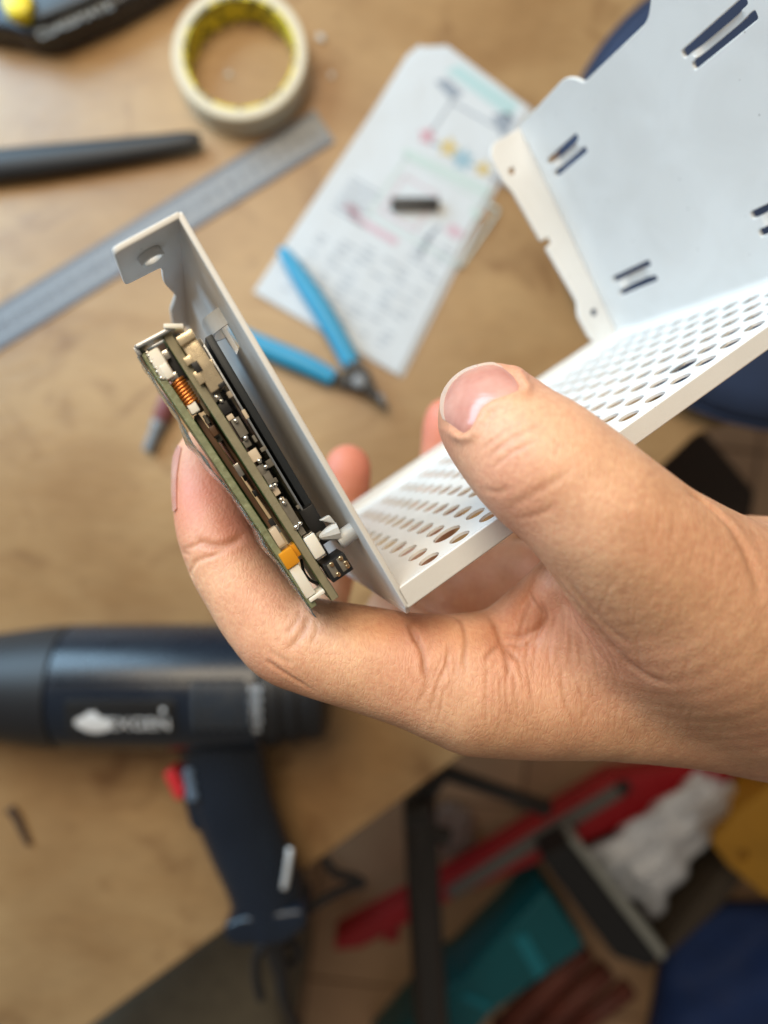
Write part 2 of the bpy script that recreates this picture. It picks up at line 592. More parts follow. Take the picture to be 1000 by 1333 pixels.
def K(a, b, c):
    """case coordinates in mm -> world"""
    return O + (a * E1 + b * E2 + c * D) * 1e-3


def Kinv(p):
    return np.linalg.solve(MK, np.asarray(p) - O) * 1e3


def on_c(u, v, c):
    """case (a, b) in mm of the photo pixel at case depth c"""
    A = np.column_stack([E1, E2, -ray(u, v)])
    s = np.linalg.solve(A, CAMP - O - c * 1e-3 * D)
    return s[0] * 1e3, s[1] * 1e3


def on_b(u, v, b):
    A = np.column_stack([E1, D, -ray(u, v)])
    s = np.linalg.solve(A, CAMP - O - b * 1e-3 * E2)
    return s[0] * 1e3, s[1] * 1e3



# ================================================================ setting: table, floor
def px_poly(pts, h=0.0, fl=False):
    return [tuple((F if fl else T)(u, v, h)[:2]) for u, v in pts]


table = empty('table', (-0.2, -0.1, 0), 'worn tan wooden table top under the tools and the heat gun', 'table')
TABLE_PX = [(-500, -420), (1200, -420), (1200, 470), (905, 566), (861, 608), (690, 919), (598, 986), (130, 1327), (-500, 1786)]
top = outline_solid('table_top', round_poly(px_poly(TABLE_PX), 0.003, 3), -0.022, 0.0, M['wood'], table, 0.0015, 2)
for (u, v) in [(-430, -350), (1130, -350), (560, 930), (-430, 1600)]:
    q = T(u, v)
    obox('leg', (q[0], q[1], (FZ - 0.022) / 2), np.array([1, 0, 0.]), np.array([0, 1, 0.]), np.array([0, 0, 1.]), 0.02, 0.02, (-0.022 - FZ) / 2 - 0.0005, M['wood'], table, 0.003)

floor = tag(obox('floor', (0.1, 0, FZ - 0.054), np.array([1, 0, 0.]), np.array([0, 1, 0.]), np.array([0, 0, 1.]), 2.2, 2.2, 0.05, M['grout']), kind='structure')
ang = math.radians(-7)
ex, ey = np.array([math.cos(ang), math.sin(ang), 0]), np.array([-math.sin(ang), math.cos(ang), 0])
TS = 0.30
t0 = F(685, 1000); t0[2] = 0
tile_vs, tile_fs = box_pts(np.zeros(3), ex, ey, np.array([0, 0, 1.]), TS / 2 - 0.002, TS / 2 - 0.002, 0.004)
tme = bevel_mesh(mesh_from(tile_vs, tile_fs), 0.001, 1)
for i in range(-5, 5):
    for j in range(-4, 6):
        c = t0 + ex * (i + 0.5) * TS + ey * (j + 0.28) * TS
        o = link('floor_tile', tme, None, floor, smooth=False)
        if not tme.materials: tme.materials.append(M['tile'])
        o.location = Vector((float(c[0]), float(c[1]), FZ - 0.004)) - floor.location

# ================================================================ white metal case
case = empty('metal_case', K(0, 65, 50), 'white powder-coated metal case with a perforated wall, held in the hand', 'metal case')


def to_case(me, fn, parent, name, mat=None, ang=12):
    """sheet mesh in (x, y, z) mm -> case coordinates via fn -> world"""
    def f(co):
        abc = fn(co)
        return O + (abc[:, :1] * E1 + abc[:, 1:2] * E2 + abc[:, 2:3] * D) * 1e-3
    map_mesh(me, f)
    bm = bmesh.new(); bm.from_mesh(me); bmesh.ops.recalc_face_normals(bm, faces=bm.faces); bm.to_mesh(me); bm.free()
    return link(name, me, mat or M['white_paint'], parent, False)


TH = 1.1                                    # sheet thickness, mm
A2 = 4.6                                    # height of the perforated wall's inner face
BR = 130.0                                  # where the far side wall stands
CF = 97.0                                   # case depth

# --- end plate (left), faces away from the inside; top flange
ep_out = round_poly([(0.2, 0.0), (80.2, 0.0), (80.2, CF), (0.2, CF)], 0.8, 3)
win = round_poly([(66.8, 14), (66.8, 26), (58.5, 26), (58.5, 14)], 1.2, 3)
win2 = round_poly([(48, 62), (66, 62), (66, 84), (48, 84)], 2.0, 4)
me = sheet_mesh(ep_out, [win, win2], TH, 0.22, 2)
end_plate = to_case(me, lambda c: np.stack([c[:, 0], TH / 2 + c[:, 2], c[:, 1]], 1), case, 'end_plate')

fl_out = round_poly([(0.6, 0.0), (-12.2, 0.0), (-12.4, 19.5), (-4.9, 20.6), (-4.4, 23.5), (-4.6, 33.0), (-2.2, 49), (-4.2, 60), (-4.4, 88), (0.6, 88)],
                    [0.3, 1.4, 1.2, 0.8, 0.8, 3, 3, 2, 1, 0.3], 4)
hole = circle(-6.4, 8.6, 1.75, 20)
me = sheet_mesh(fl_out, [hole], TH, 0.22, 2)
flange = to_case(me, lambda c: np.stack([80.3 - TH / 2 + c[:, 2], c[:, 0], c[:, 1]], 1), end_plate, 'screw_flange')
# extruded collar round the screw hole, on the underside
prof_o, prof_i = circle(0, 0, 2.35, 24), circle(0, 0, 1.75, 24)
me = sheet_mesh(prof_o, [prof_i], 1.5, 0.2, 2)
to_case(me, lambda c: np.stack([80.3 - TH - 0.75 + c[:, 2], -6.4 + c[:, 0], 8.6 + c[:, 1]], 1), flange, 'hole_collar')

# bent corner between end plate and top flange / bottom
# lanced bridge tab on the end plate
def strap(path, half_w, thick, along, name, parent, mat=None):
    """bent strip: path of (b, c) rows at height along(a)"""
    path = np.array(path, float)
    tg = np.gradient(path, axis=0); tg /= np.linalg.norm(tg, axis=1)[:, None]
    nr = np.stack([-tg[:, 1], tg[:, 0]], 1)
    vs, fs = [], []
    for i in range(len(path)):
        for s, t in ((-1, -1), (1, -1), (1, 1), (-1, 1)):
            p = path[i] + nr[i] * t * thick / 2
            vs.append(K(along + s * half_w, p[0], p[1]))
    for i in range(len(path) - 1):
        for k in range(4):
            fs.append((i * 4 + k, i * 4 + (k + 1) % 4, (i + 1) * 4 + (k + 1) % 4, (i + 1) * 4 + k))
    fs.append((0, 1, 2, 3)); n4 = (len(path) - 1) * 4
    fs.append((n4 + 3, n4 + 2, n4 + 1, n4))
    o = link(name, mesh_from(vs, fs), mat or M['white_paint'], parent)
    return auto_smooth(o, 40)


strap(spline([(0.2, 13.0), (-1.2, 13.4), (-2.8, 15.0), (-3.1, 18), (-3.0, 23), (-1.3, 26), (0.2, 27)], 6), 1.7, 0.8, 64.4, 'lanced_tab', end_plate)
# strengthening rib
ribp = [K(20, -0.1, 10), K(70, -0.1, 10)]

# --- perforated wall
hb = [9.5 + 7.56 * k for k in range(16)]
hc = [3.9 + 7.22 * j for j in range(12)]
R = 2.3
big = {(1, 1), (10, 1)}


def perforated(bs, cs, radii, b0, b1, c0, c1, th, skew):
    """solid plate in (b, c) with round holes, one per cell; radii[i][j]"""
    eb = [b0] + [(x + y) / 2 for x, y in zip(bs, bs[1:])] + [b1]
    ec = [c0] + [(x + y) / 2 for x, y in zip(cs, cs[1:])] + [c1]
    vs, fs, cache = [], [], {}
    def vert(b, c, z):
        k = (round(b, 4), round(c, 4), z)
        if k not in cache:
            cache[k] = len(vs); vs.append((b, c, z))
        return cache[k]
    n = 24
    for i in range(len(bs)):
        for j in range(len(cs)):
            q = [(eb[i], ec[j]), (eb[i + 1], ec[j]), (eb[i + 1], ec[j + 1]), (eb[i], ec[j + 1])]
            cb, cc_, r = bs[i], cs[j] + skew * bs[i], radii[i][j]
            sq, ci = [], []
            for k in range(n):
                e, t = divmod(k, n // 4); t /= n // 4
                p, p2 = q[e], q[(e + 1) % 4]
                sq.append((p[0] + (p2[0] - p[0]) * t, p[1] + (p2[1] - p[1]) * t))
                an_ = math.radians(225 + 360 * k / n)
                ci.append((cb + r * math.cos(an_), cc_ + r * math.sin(an_)))
            for k in range(n):
                k2 = (k + 1) % n
                for z, rev in ((th / 2, False), (-th / 2, True)):
                    f = (vert(*sq[k], z), vert(*sq[k2], z), vert(*ci[k2], z), vert(*ci[k], z))
                    fs.append(f[::-1] if rev else f)
                fs.append((vert(*ci[k], th / 2), vert(*ci[k2], th / 2), vert(*ci[k2], -th / 2), vert(*ci[k], -th / 2)))
    for (i0, i1) in ((0, 1), (2, 3)):
        pass
    me = mesh_from(vs, fs)
    bm = bmesh.new(); bm.from_mesh(me)
    bd = [e for e in bm.edges if len(e.link_faces) == 1]
    bmesh.ops.bridge_loops(bm, edges=bd)
    bm.to_mesh(me); bm.free()
    return me


rad = [[(3.25 if (i, j) in big else R) for j in range(len(hc))] for i in range(len(hb))]
PT = 0.6
me = perforated(hb, hc, rad, 0.9, BR + 0.4, 0.9, CF - 1.0, PT, 0.018)
perf = to_case(me, lambda c: np.stack([A2 - PT / 2 + c[:, 2], c[:, 0], c[:, 1]], 1), case, 'perforated_wall', ang=30)
# near lip folded down, with the bent end corner
lip = round_poly([(0.15, 0.3), (A2, 0.3), (A2, BR + 20), (0.15, BR + 20)], 0.5, 3)
me = sheet_mesh([(x, y) for x, y in lip], (), 1.0, 0.3, 3)
to_case(me, lambda c: np.stack([c[:, 0], c[:, 1], 0.5 + c[:, 2]], 1), perf, 'folded_lip')
# far lip, folded up with a soft bend
path = spline([(A2 - 0.6, CF - 2.4), (A2 - 0.3, CF - 0.8), (A2 + 1.2, CF), (A2 + 3.0, CF)], 5)
vs, fs = [], []
for i in range(len(path)):
    tg = path[min(i + 1, len(path) - 1)] - path[max(i - 1, 0)]; tg /= np.linalg.norm(tg)
    nr = np.array([tg[1], -tg[0]])
    for b in (1.2, BR + 0.2):
        for s in (-1, 1):
            p = path[i] + nr * s * TH / 2
            vs.append(K(p[0], b, p[1]))
for i in range(len(path) - 1):
    q = i * 4
    fs += [(q, q + 4, q + 6, q + 2), (q + 1, q + 3, q + 7, q + 5), (q, q + 1, q + 5, q + 4), (q + 2, q + 6, q + 7, q + 3)]
n4 = (len(path) - 1) * 4
fs += [(0, 2, 3, 1), (n4, n4 + 1, n4 + 3, n4 + 2)]
auto_smooth(link('folded_lip', mesh_from(vs, fs), M['white_paint'], perf), 40)
# lower return of the corner, seen as a dark strip under the end plate
me = sheet_mesh(round_poly([(-1.6, 3.0), (0.1, 1.2), (0.1, CF - 8), (-3.2, CF - 8)], 0.5, 2), (), 1.0, 0.2, 1)
to_case(me, lambda c: np.stack([c[:, 0], 0.55 + c[:, 2], c[:, 1]], 1), end_plate, 'corner_return')

# --- side wall (right, facing the end plate), soft bend at its foot
slots = []
S = [((67.1, 90.0), (67.1, 72.4)), ((62.4, 89.4), (62.4, 71.2)), ((23.1, 85.4), (23.1, 66.4)), ((18.0, 85.0), (18.0, 66.4)),
     ((64.8, 25.0), (64.8, 5.8)), ((61.0, 23.6), (61.0, 4.9)), ((23.0, 24.8), (23.0, 5.6)), ((18.0, 24.6), (18.0, 5.6))]
for (p1, q1), (p2, q2) in ((S[0], S[1]), (S[2], S[3]), (S[4], S[5]), (S[6], S[7])):      # one window per lanced bridge
    r_ = 0.95
    slots.append(round_poly([(p1[0] + r_, p1[1] + 0.5), (p1[0] + r_, q1[1] - 0.5), (p1[0] - r_, q1[1] - 0.5), (p1[0] - r_ * 1.2, q1[1] + 1.6), (p2[0] + r_ * 1.2, q2[1] + 1.6), (p2[0] + r_, q2[1] - 0.5),
                             (p2[0] - r_, q2[1] - 0.5), (p2[0] - r_, p2[1] + 0.5), (p2[0] + r_, p2[1] + 0.5), (p2[0] + r_ * 1.2, p2[1] - 1.6), (p1[0] - r_ * 1.2, p1[1] - 1.6), (p1[0] - r_, p1[1] + 0.5)],
                            0.5, 3))
sw_out = round_poly([(A2 + 2.2, -46), (118, -46), (118, 24.5), (82, 25.5), (76.6, 31), (77.2, 60), (80.5, 63), (82.4, 67), (82.4, CF - 0.6), (A2 + 2.2, CF - 0.6)],
                    [0, 4, 4, 2.5, 2.0, 1.2, 2, 2, 2, 0], 5)
me = sheet_mesh(sw_out, slots, TH, 0.2, 2)
side_wall = to_case(me, lambda c: np.stack([c[:, 0], BR + TH / 2 + c[:, 2] + 0.4, c[:, 1]], 1), case, 'side_wall')
# bend strip between perforated wall and side wall
vs, fs = [], []
arc = [(A2 + 2.6 - 2.6 * math.cos(t), BR - 2.2 + 2.6 * math.sin(t)) for t in np.linspace(0, math.pi / 2, 8)]
arc_o = [(A2 + 2.6 - 3.7 * math.cos(t), BR - 2.2 + 3.7 * math.sin(t)) for t in np.linspace(0, math.pi / 2, 8)]
for (a, b), (a2, b2) in zip(arc, arc_o):
    for c in (-46.0, CF - 0.6):
        vs.append(K(a, b, c)); vs.append(K(a2, b2, c))
for i in range(7):
    q = i * 4
    fs += [(q, q + 4, q + 6, q + 2), (q + 1, q + 3, q + 7, q + 5), (q, q + 1, q + 5, q + 4), (q + 2, q + 6, q + 7, q + 3)]
fs += [(0, 2, 3, 1), (28, 29, 31, 30)]
auto_smooth(link('bend', mesh_from(vs, fs), M['white_paint'], side_wall), 50)
# lanced bridges between each slot pair (pressed outwards behind the wall)
for (p1, q1), (p2, q2) in ((S[0], S[1]), (S[2], S[3]), (S[4], S[5]), (S[6], S[7])):
    a_mid = (p1[0] + p2[0]) / 2; hw = abs(p1[0] - p2[0]) / 2 - 1.05
    c0 = min(q1[1], q2[1]); c1 = max(p1[1], p2[1])
    pth = [(BR + 0.9, c0 + 0.8), (BR + 1.0, c0 + 2.2), (BR + 2.6, c0 + 4.4), (BR + 2.9, (c0 + c1) / 2), (BR + 2.6, c1 - 4.4), (BR + 1.0, c1 - 2.2), (BR + 0.9, c1 - 0.8)]
    strap(spline(pth, 5), hw, 0.9, a_mid, 'lanced_tab', side_wall)
# far flange with screw holes and a notch
ff = [(6.2, 133.6 - 2.4), (6.2, 121.6), (9.5, 120.0), (18.5, 119.6), (22.0, 121.8), (44.0, 120.0), (44.2, 122.6), (46.6, 122.6), (46.8, 119.4),
      (65.5, 118.0), (69.5, 116.4), (79.0, 116.2), (82.2, 119.0), (82.0, BR + 1.2)]
ff = round_poly(ff, [0.3, 2, 2, 2, 2, .6, .6, .6, .6, 2, 2, 3, 2, 0.3], 4)
me = sheet_mesh(ff, [circle(71.4, 121.0, 1.25, 16), circle(16.2, 126.0, 1.3, 16)], TH, 0.2, 2)
to_case(me, lambda c: np.stack([c[:, 0], c[:, 1], CF + c[:, 2] + 0.1], 1), side_wall, 'screw_flange')

# ================================================================ circuit boards clamped beside the end plate
CB = -12.0                                  # boards sit this much nearer than drawn


def KB(a, b, c): return K(a, b, c + CB)
def on_cb(u, v, c): return on_c(u, v, c + CB)


def cbox(name, u, v, c, la, lb, lc, mat, parent, bev=0.15, rot=0.0, da=0.0, db=0.0):
    """box with its near face at case depth c, centred on a photo pixel; la, lb, lc in mm"""
    a, b = on_cb(u, v, c)
    ca, sa = math.cos(rot), math.sin(rot)
    ax = E1 * ca + E2 * sa
    ay = -E1 * sa + E2 * ca
    return obox(name, KB(a + da, b + db, c + lc / 2), ax, ay, D, la / 2e3, lb / 2e3, lc / 2e3, mat, parent, bev * 1e-3)


def ccyl(name, u, v, c, r, length, mat, parent, n=16):
    a, b = on_cb(u, v, c)
    return auto_smooth(link(name, lathe_mesh([(0, r * .8e-3), (r * .2e-3, r * 1e-3), (length * 1e-3, r * 1e-3)], KB(a, b, c), D, n), mat, parent), 40)


def blob(name, u, v, c, r, mat, parent):
    a, b = on_cb(u, v, c)
    bm = bmesh.new()
    bmesh.ops.create_icosphere(bm, subdivisions=2, radius=r * 1e-3)
    for q in bm.verts:
        q.co = Vector(q.co) * (1 + 0.18 * math.sin(q.co.x * 4000 + u) * math.cos(q.co.y * 3000 + v)) + Vector(KB(a, b, c))
    me = bpy.data.meshes.new(name); bm.to_mesh(me); bm.free()
    return link(name, me, mat, parent)


# ---- main board: beige edge, runs the height of the plate
bA = empty('circuit_board', KB(37, -9.8, 20), 'main circuit board with beige edge, coppery connector and chips, next to the white end plate', 'circuit board')
pa, pb = on_cb(215, 432, 18), on_cb(437, 780, 18)


def board(name, p, q, c0, depth, thick, mat_edge, mat_face, parent):
    """board from case (a, b) p to q; solder-mask sheets over a fibre core"""
    p, q = np.array(p), np.array(q)
    mid = (p + q) / 2; L = np.linalg.norm(p - q)
    dr = (p - q) / L
    ax = E1 * dr[0] + E2 * dr[1]; ay = -E1 * dr[1] + E2 * dr[0]
    core = obox(name, KB(mid[0], mid[1], c0 + depth / 2), ax, ay, D, L / 2e3, thick / 2e3, depth / 2e3, mat_edge, parent, 0.0001, 1)
    for s in (-1, 1):
        obox('solder_mask', KB(mid[0], mid[1], c0 + depth / 2 + 0.2) + ay * s * (thick / 2 + 0.04) * 1e-3, ax, ay, D, L / 2e3 - .0002, 0.00004, depth / 2e3 - .0003, mat_face, core)
    return core, ax, ay


coreA, axA, ayA = board('board', pa, pb, 18, 20, 1.55, M['pcb_edge'], M['pcb_green'], bA)
# edge connector with coppery shield near the top
a, b = on_cb(262, 470, 17)
sh = obox('connector_shell', KB(a, b, 17 + 4.5), axA, ayA, D, .0056, .0015, .0045, M['shield'], bA, .0003)
obox('shell_tongue', KB(a - 2.2, b - 1.75, 16.9 + 2), axA, ayA, D, .0012, .0006, .0020, M['shield'], sh, .0001)
obox('shell_tongue', KB(a + 1.2, b - 1.8, 16.9 + 2), axA, ayA, D, .0007, .0007, .0020, M['shield'], sh, .0001)
obox('shell_slot', KB(a - 0.5, b - 1.2, 16.85 + .4), axA, ayA, D, .0010, .0006, .0005, M['black_plastic'], sh, .0001)
obox('shell_lip', KB(a + 4.6, b - 0.2, 16.6), axA, ayA, D, .0008, .0016, .0006, M['shield'], sh, .0002)
obox('shell_lip', KB(a - 5.4, b + 0.9, 16.9), axA, ayA, D, .0004, .0006, .0012, M['black_plastic'], sh, .0001)
for u, v, la, lb, mt in [(244, 447, 1.6, 1.4, 'solder'), (249, 462, 2.4, 1.0, 'grey_chip'), (278, 510, 3.6, 1.6, 'grey_chip'), (293, 531, 2.2, 1.8, 'black_plastic'), (312, 556, 3.6, 1.7, 'grey_chip'),
                         (322, 577, 1.4, 1.3, 'grey_chip'), (331, 593, 2.2, 2.0, 'beige_ceramic'), (341, 612, 2.0, 1.5, 'grey_chip'), (350, 622, 2.4, 1.4, 'grey_chip'), (360, 640, 1.4, 1.2, 'beige_ceramic'),
                         (377, 668, 5.2, 1.8, 'grey_chip'), (392, 690, 2.0, 1.2, 'grey_chip'), (300, 543, 1.0, 1.2, 'beige_ceramic'), (368, 652, 1.1, 1.0, 'beige_ceramic')]:
    cbox('component', u, v, 18.4, la, lb, 3.5, M[mt], bA, 0.12)
for u, v, r in [(246, 441, .55), (283, 517, .55), (288, 522, .4), (307, 548, .45), (320, 570, .5), (338, 600, .45), (346, 608, .5), (354, 634, .55), (359, 631, .4), (366, 650, .4), (370, 655, .45),
                (386, 686, .6), (391, 681, .45), (398, 700, .4), (267, 480, .4), (272, 487, .35)]:
    blob('solder_joint', u, v, 18.0, r, M['solder'], bA)
cbox('capacitor', 410, 711, 17.2, 4.6, 2.3, 4, M['white_plastic'], bA, 0.3)
cbox('capacitor_terminal', 402, 698, 17.6, 0.9, 2.1, 3.4, M['solder'], bA, 0.2)
cbox('capacitor_terminal', 418, 724, 17.6, 0.9, 2.1, 3.4, M['solder'], bA, 0.2)
# black pin header at the lower end
hd = cbox('pin_header', 441, 739, 16.0, 3.8, 4.6, 7, M['black_plastic'], bA, 0.15)
cbox('header_insert', 434, 742, 15.95, 2.9, 1.3, 1.0, M['grey_chip'], hd, 0.1)
cbox('header_insert', 446, 734, 15.95, 2.9, 1.3, 1.0, M['grey_chip'], hd, 0.1)
for u, v in [(432, 735), (441, 748), (444, 727), (453, 737), (451, 733)]:
    ccyl('pin', u, v, 15.5, 0.42, 1.5, M['gold'], hd)
cbox('black_socket', 412, 684, 23.0, 8, 3.2, 12, M['black_plastic'], bA, 0.2)
cbox('black_socket', 262, 500, 24.0, 16, 3.0, 10, M['black_plastic'], bA, 0.2)
# long dark heat-sink bar between the board and the plate
hs = cbox('heat_sink_bar', 339, 551, 26, 38, 1.6, 14, M['dark_metal'], bA, 0.3)
cbox('heat_sink_bar', 337, 561, 24, 40, 0.5, 12, M['grey_metal'], hs, 0.15, db=-0.6)

# black block added as deep shade in the gap behind the parts, and a scatter of small parts along the edge
obox('gap_shade_block', K(37, -6.6, 38), E1, E2, D, .0255, .0017, .0150, M['black_plastic'], bA, .0004)
prng = random.Random(3)
for k in range(15):
    t = prng.random()
    u, v = 243 + (425 - 243) * t + 9, 452 + (752 - 452) * t - 8
    du = prng.uniform(-3, 10)
    mt = prng.choice(['grey_chip', 'grey_chip', 'beige_ceramic', 'solder', 'black_plastic', 'shield', 'pcb_brown'])
    cbox('component', u + du * .86, v - du * .5, 18.6 + prng.uniform(0, 2.5), prng.uniform(.6, 1.8), prng.uniform(.5, 1.2), prng.uniform(1, 2.5), M[mt], bA, 0.08)
for k in range(16):
    t = prng.random()
    u, v = 228 + (398 - 228) * t, 470 + (735 - 470) * t
    mt = prng.choice(['black_plastic', 'black_plastic', 'grey_chip', 'pcb_brown', 'solder'])
    cbox('component', u - 6 + prng.uniform(-4, 3), v + 4, 20.5 + prng.uniform(0, 2.5), prng.uniform(.8, 2.6), prng.uniform(.5, 1.2), prng.uniform(1, 2.5), M[mt], bA, 0.08)

# ---- rear board: green edge in a clear film
bB = empty('circuit_board', KB(37, -15, 20), 'rear circuit board with green edge under clear film, next to the index finger', 'circuit board')
pa2, pb2 = on_cb(188, 459, 18), on_cb(409, 790, 18)
coreB, axB, ayB = board('board', pa2, pb2, 18, 17, 1.3, M['pcb_green_edge'], M['pcb_green'], bB)
# inner daughter board
pi, pj = on_cb(255, 540, 21), on_cb(362, 700, 21)
board('daughter_board', pi, pj, 21, 14, 1.0, M['pcb_brown'], M['pcb_green'], bB)
pi, pj = on_cb(268, 540, 24), on_cb(372, 690, 24)
board('ribbon_cable', pi, pj, 24, 12, 0.5, M['pcb_brown'], M['pcb_brown'], bB)
cw = cbox('white_socket', 208, 473, 17.5, 5.4, 2.4, 6, M['white_plastic'], bB, 0.5)
cbox('socket_step', 217, 483, 17.3, 2.6, 1.5, 4, M['white_plastic'], cw, 0.2)
cbox('chip', 228, 474, 20, 6, 1.6, 5, M['black_plastic'], bB, 0.1)
cbox('chip', 216, 462, 18.8, 1.6, 1.2, 5, M['solder'], bB, 0.1)
cbox('coil_core', 240, 510, 19.5, 5.4, 1.5, 1.8, M['black_plastic'], bB, 0.2)
# copper coil
a, b = on_cb(240, 511, 18.6)
cc = KB(a, b, 19.8)
hel = [cc + axB * (-2.5e-3 + 5.0e-3 * t / 120) + (ayB * math.cos(t * 2 * math.pi / 15) * 1.35e-3 + D * math.sin(t * 2 * math.pi / 15) * 1.2e-3) for t in range(121)]
link('copper_coil', tube_mesh(np.array(hel), .00028, 8, up=tuple(axB)), M['copper'], bB)
cbox('coil_foot', 252, 531, 18.5, 1.8, 1.7, 3, M['white_plastic'], bB, 0.2)
cbox('coil_foot', 226, 490, 18.8, 1.2, 1.6, 3, M['solder'], bB, 0.2)
cbox('terminal', 361, 699, 18, 3.6, 1.5, 4, M['beige_ceramic'], bB, 0.2)
# amber tape round the lower socket
cbox('amber_tape', 377, 727, 17.0, 3.4, 2.9, 6, M['kapton'], bB, 0.35)
cbox('amber_tape', 386, 716, 18.8, 2.6, 2.0, 4, M['kapton'], bB, 0.2)
ws = cbox('white_socket', 394, 757, 17.4, 6.6, 2.1, 6, M['white_plastic'], bB, 0.25)
cbox('socket_tab', 413, 776, 17.2, 0.8, 3.4, 5, M['white_plastic'], ws, 0.25)
# wire loop between the boards
wl = [KB(*on_cb(u, v, 22), 22) for u, v in [(392, 728), (396, 745), (405, 756), (415, 760)]]
link('wire', tube_mesh(spline(wl, 6), .0003, 8), M['black_plastic'], bB)
for k in range(9):
    t = k / 8
    u = 193 + (212 - 193) * t; v = 459 + (492 - 459) * t
    blob('solder_joint', u + random.uniform(-2, 2), v, 17.9, .4, M['solder'], bB)
# top bracket plate
tb = empty('bracket', KB(69, -12, 22), 'small grey sheet metal bracket capping the top of both boards', 'bracket')
p0 = on_cb(176, 454, 18); p1 = on_cb(232, 424, 18)
mid = (np.array(p0) + np.array(p1)) / 2
dr = np.array(p1) - np.array(p0); Lb = np.linalg.norm(dr); dr = dr / Lb
bx = E1 * dr[0] + E2 * dr[1]
me = sheet_mesh(round_poly([(-Lb / 2e3, 0), (Lb / 2e3, 0), (Lb / 2e3, .024), (-Lb / 2e3, .024)], .0006, 3), [stadium(-.0012, .0055, .0012, .0055, .0014, 6)], .0007, .00012, 1)
ctr = KB(mid[0], mid[1], 17)
bn = np.cross(bx, D); bn /= np.linalg.norm(bn)
map_mesh(me, lambda c: ctr + c[:, :1] * bx + c[:, 1:2] * D + c[:, 2:3] * bn)
auto_smooth(link('bracket_plate', me, M['grey_metal'], tb), 35)
cbox('bright_tab', 226, 424, 16.5, 0.8, 3.4, 5, M['white_plastic'], tb, 0.2, rot=0.5)
cbox('bent_edge', 179, 457, 17.5, 1.6, 0.7, 18, M['grey_metal'], tb, 0.15)

# ---- crumpled clear film over the rear board
vs, fs = [], []
nn = 44
for i in range(nn):
    t = i / (nn - 1)
    u = 184 + (414 - 184) * t; v = 462 + (800 - 462) * t
    w_ = (math.sin(t * 19) * 0.35 + math.sin(t * 43 + 1) * 0.2) + (0.7 if t > 0.25 else 0.2) + 1.3 * math.exp(-((t - .30) / .13) ** 2)
    for k, c in enumerate((17.3, 19.0, 22, 26, 31)):
        a, b = on_cb(u, v, 18)
        vs.append(KB(a + 0.2 * math.sin(k * 2 + t * 30), b - 0.55 - 0.35 * w_ * (1 + 0.35 * k) - 0.15 * math.sin(t * 61 + k * 2), c + 0.35 * math.sin(t * 27 + k)))
for i in range(nn - 1):
    for k in range(4):
        q = i * 5 + k
        fs.append((q, q + 1, q + 6, q + 5))
film_me = mesh_from(vs, fs)
film = link('clear_film', film_me, M['film'])
md = film.modifiers.new('thick', 'SOLIDIFY'); md.thickness = 0.00018
tag(film, 'crinkled strip of clear plastic film along the green board edge', 'plastic film')

# ---- white plastic clip fixed to the end plate
clip = empty('plastic_clip', KB(*on_cb(440, 692, 20), 20), 'small white plastic barbed clip pushed through the end plate', 'clip')
M['clip_white'] = simple('clip_nylon', (0.50, 0.51, 0.51), 0.4, sss=0.2)
a, b = on_cb(447, 700, 20)
auto_smooth(link('clip_body', lathe_mesh([(-2.6e-3, 1.6e-3), (-2.4e-3, 1.8e-3), (1.0e-3, 1.75e-3), (1.3e-3, 1.5e-3)], KB(a, b, 20), -E2, 20), M['clip_white'], clip), 35)
a, b = on_cb(436, 692, 19.5)
auto_smooth(link('clip_barb', lathe_mesh([(-0.8e-3, 1.0e-3), (-0.6e-3, 1.9e-3), (0.2e-3, 1.8e-3), (2.8e-3, 0.7e-3), (3.2e-3, 0.3e-3)], KB(a, b, 19.5), -E2 + 0.25 * E1, 10), M['clip_white'], clip), 25)
a, b = on_cb(425, 680, 19)
vs = [KB(a - 1.4, b + 1.5, 18.4), KB(a + 0.9, b + 1.2, 18.4), KB(a + 1.1, b - 1.0, 18.6), KB(a - 1.4, b + 1.5, 20.4), KB(a + 0.9, b + 1.2, 20.4), KB(a + 1.1, b - 1.0, 20.0)]
me = mesh_from(vs, [(0, 1, 2), (3, 5, 4), (0, 3, 4, 1), (1, 4, 5, 2), (2, 5, 3, 0)]); bevel_mesh(me, .0003, 3)
auto_smooth(link('clip_fin', me, M['clip_white'], clip), 60)

# ================================================================ the hand (one continuous skin surface)
# every row: photo column, photo row, distance from the camera (m), radius (m)
def chain(rows, n=5):
    rows = np.asarray(rows, float)
    pts = np.array([[*P(r[0], r[1], r[2]), r[3]] for r in rows])
    return spline(pts, n)


THUMB = chain([(633, 537, .1335, .0092), (645, 549, .1310, .0107), (674, 579, .1255, .0114), (703, 604, .1218, .0121), (750, 642, .1200, .0123),
               (795, 686, .1200, .0131), (850, 742, .1245, .0158), (915, 795, .1325, .0195), (985, 835, .1430, .0225)])
INDEX = chain([(264, 590, .1640, .0058), (266, 606, .1630, .0071), (272, 650, .1600, .0081), (284, 702, .1560, .0086), (318, 765, .1525, .0091),
               (366, 824, .1500, .0099), (410, 842, .1490, .0104), (470, 856, .1485, .0112), (545, 874, .1480, .0122), (622, 889, .1490, .0146),
               (700, 892, .1500, .0152)])
MIDDLE = chain([(452, 606, .2440, .0072), (452, 618, .2430, .0084), (440, 700, .2430, .0088), (412, 800, .2230, .0092), (395, 846, .1950, .0098),
                (390, 845, .1740, .0101), (470, 858, .1690, .0106), (560, 878, .1680, .0114), (650, 890, .1700, .0142)])
RING = chain([(582, 545, .2520, .0074), (581, 558, .2520, .0086), (572, 650, .2540, .0090), (540, 745, .2460, .0094), (515, 800, .2230, .0098),
              (520, 830, .2000, .0102), (590, 856, .1930, .0110), (675, 880, .1910, .0138)])
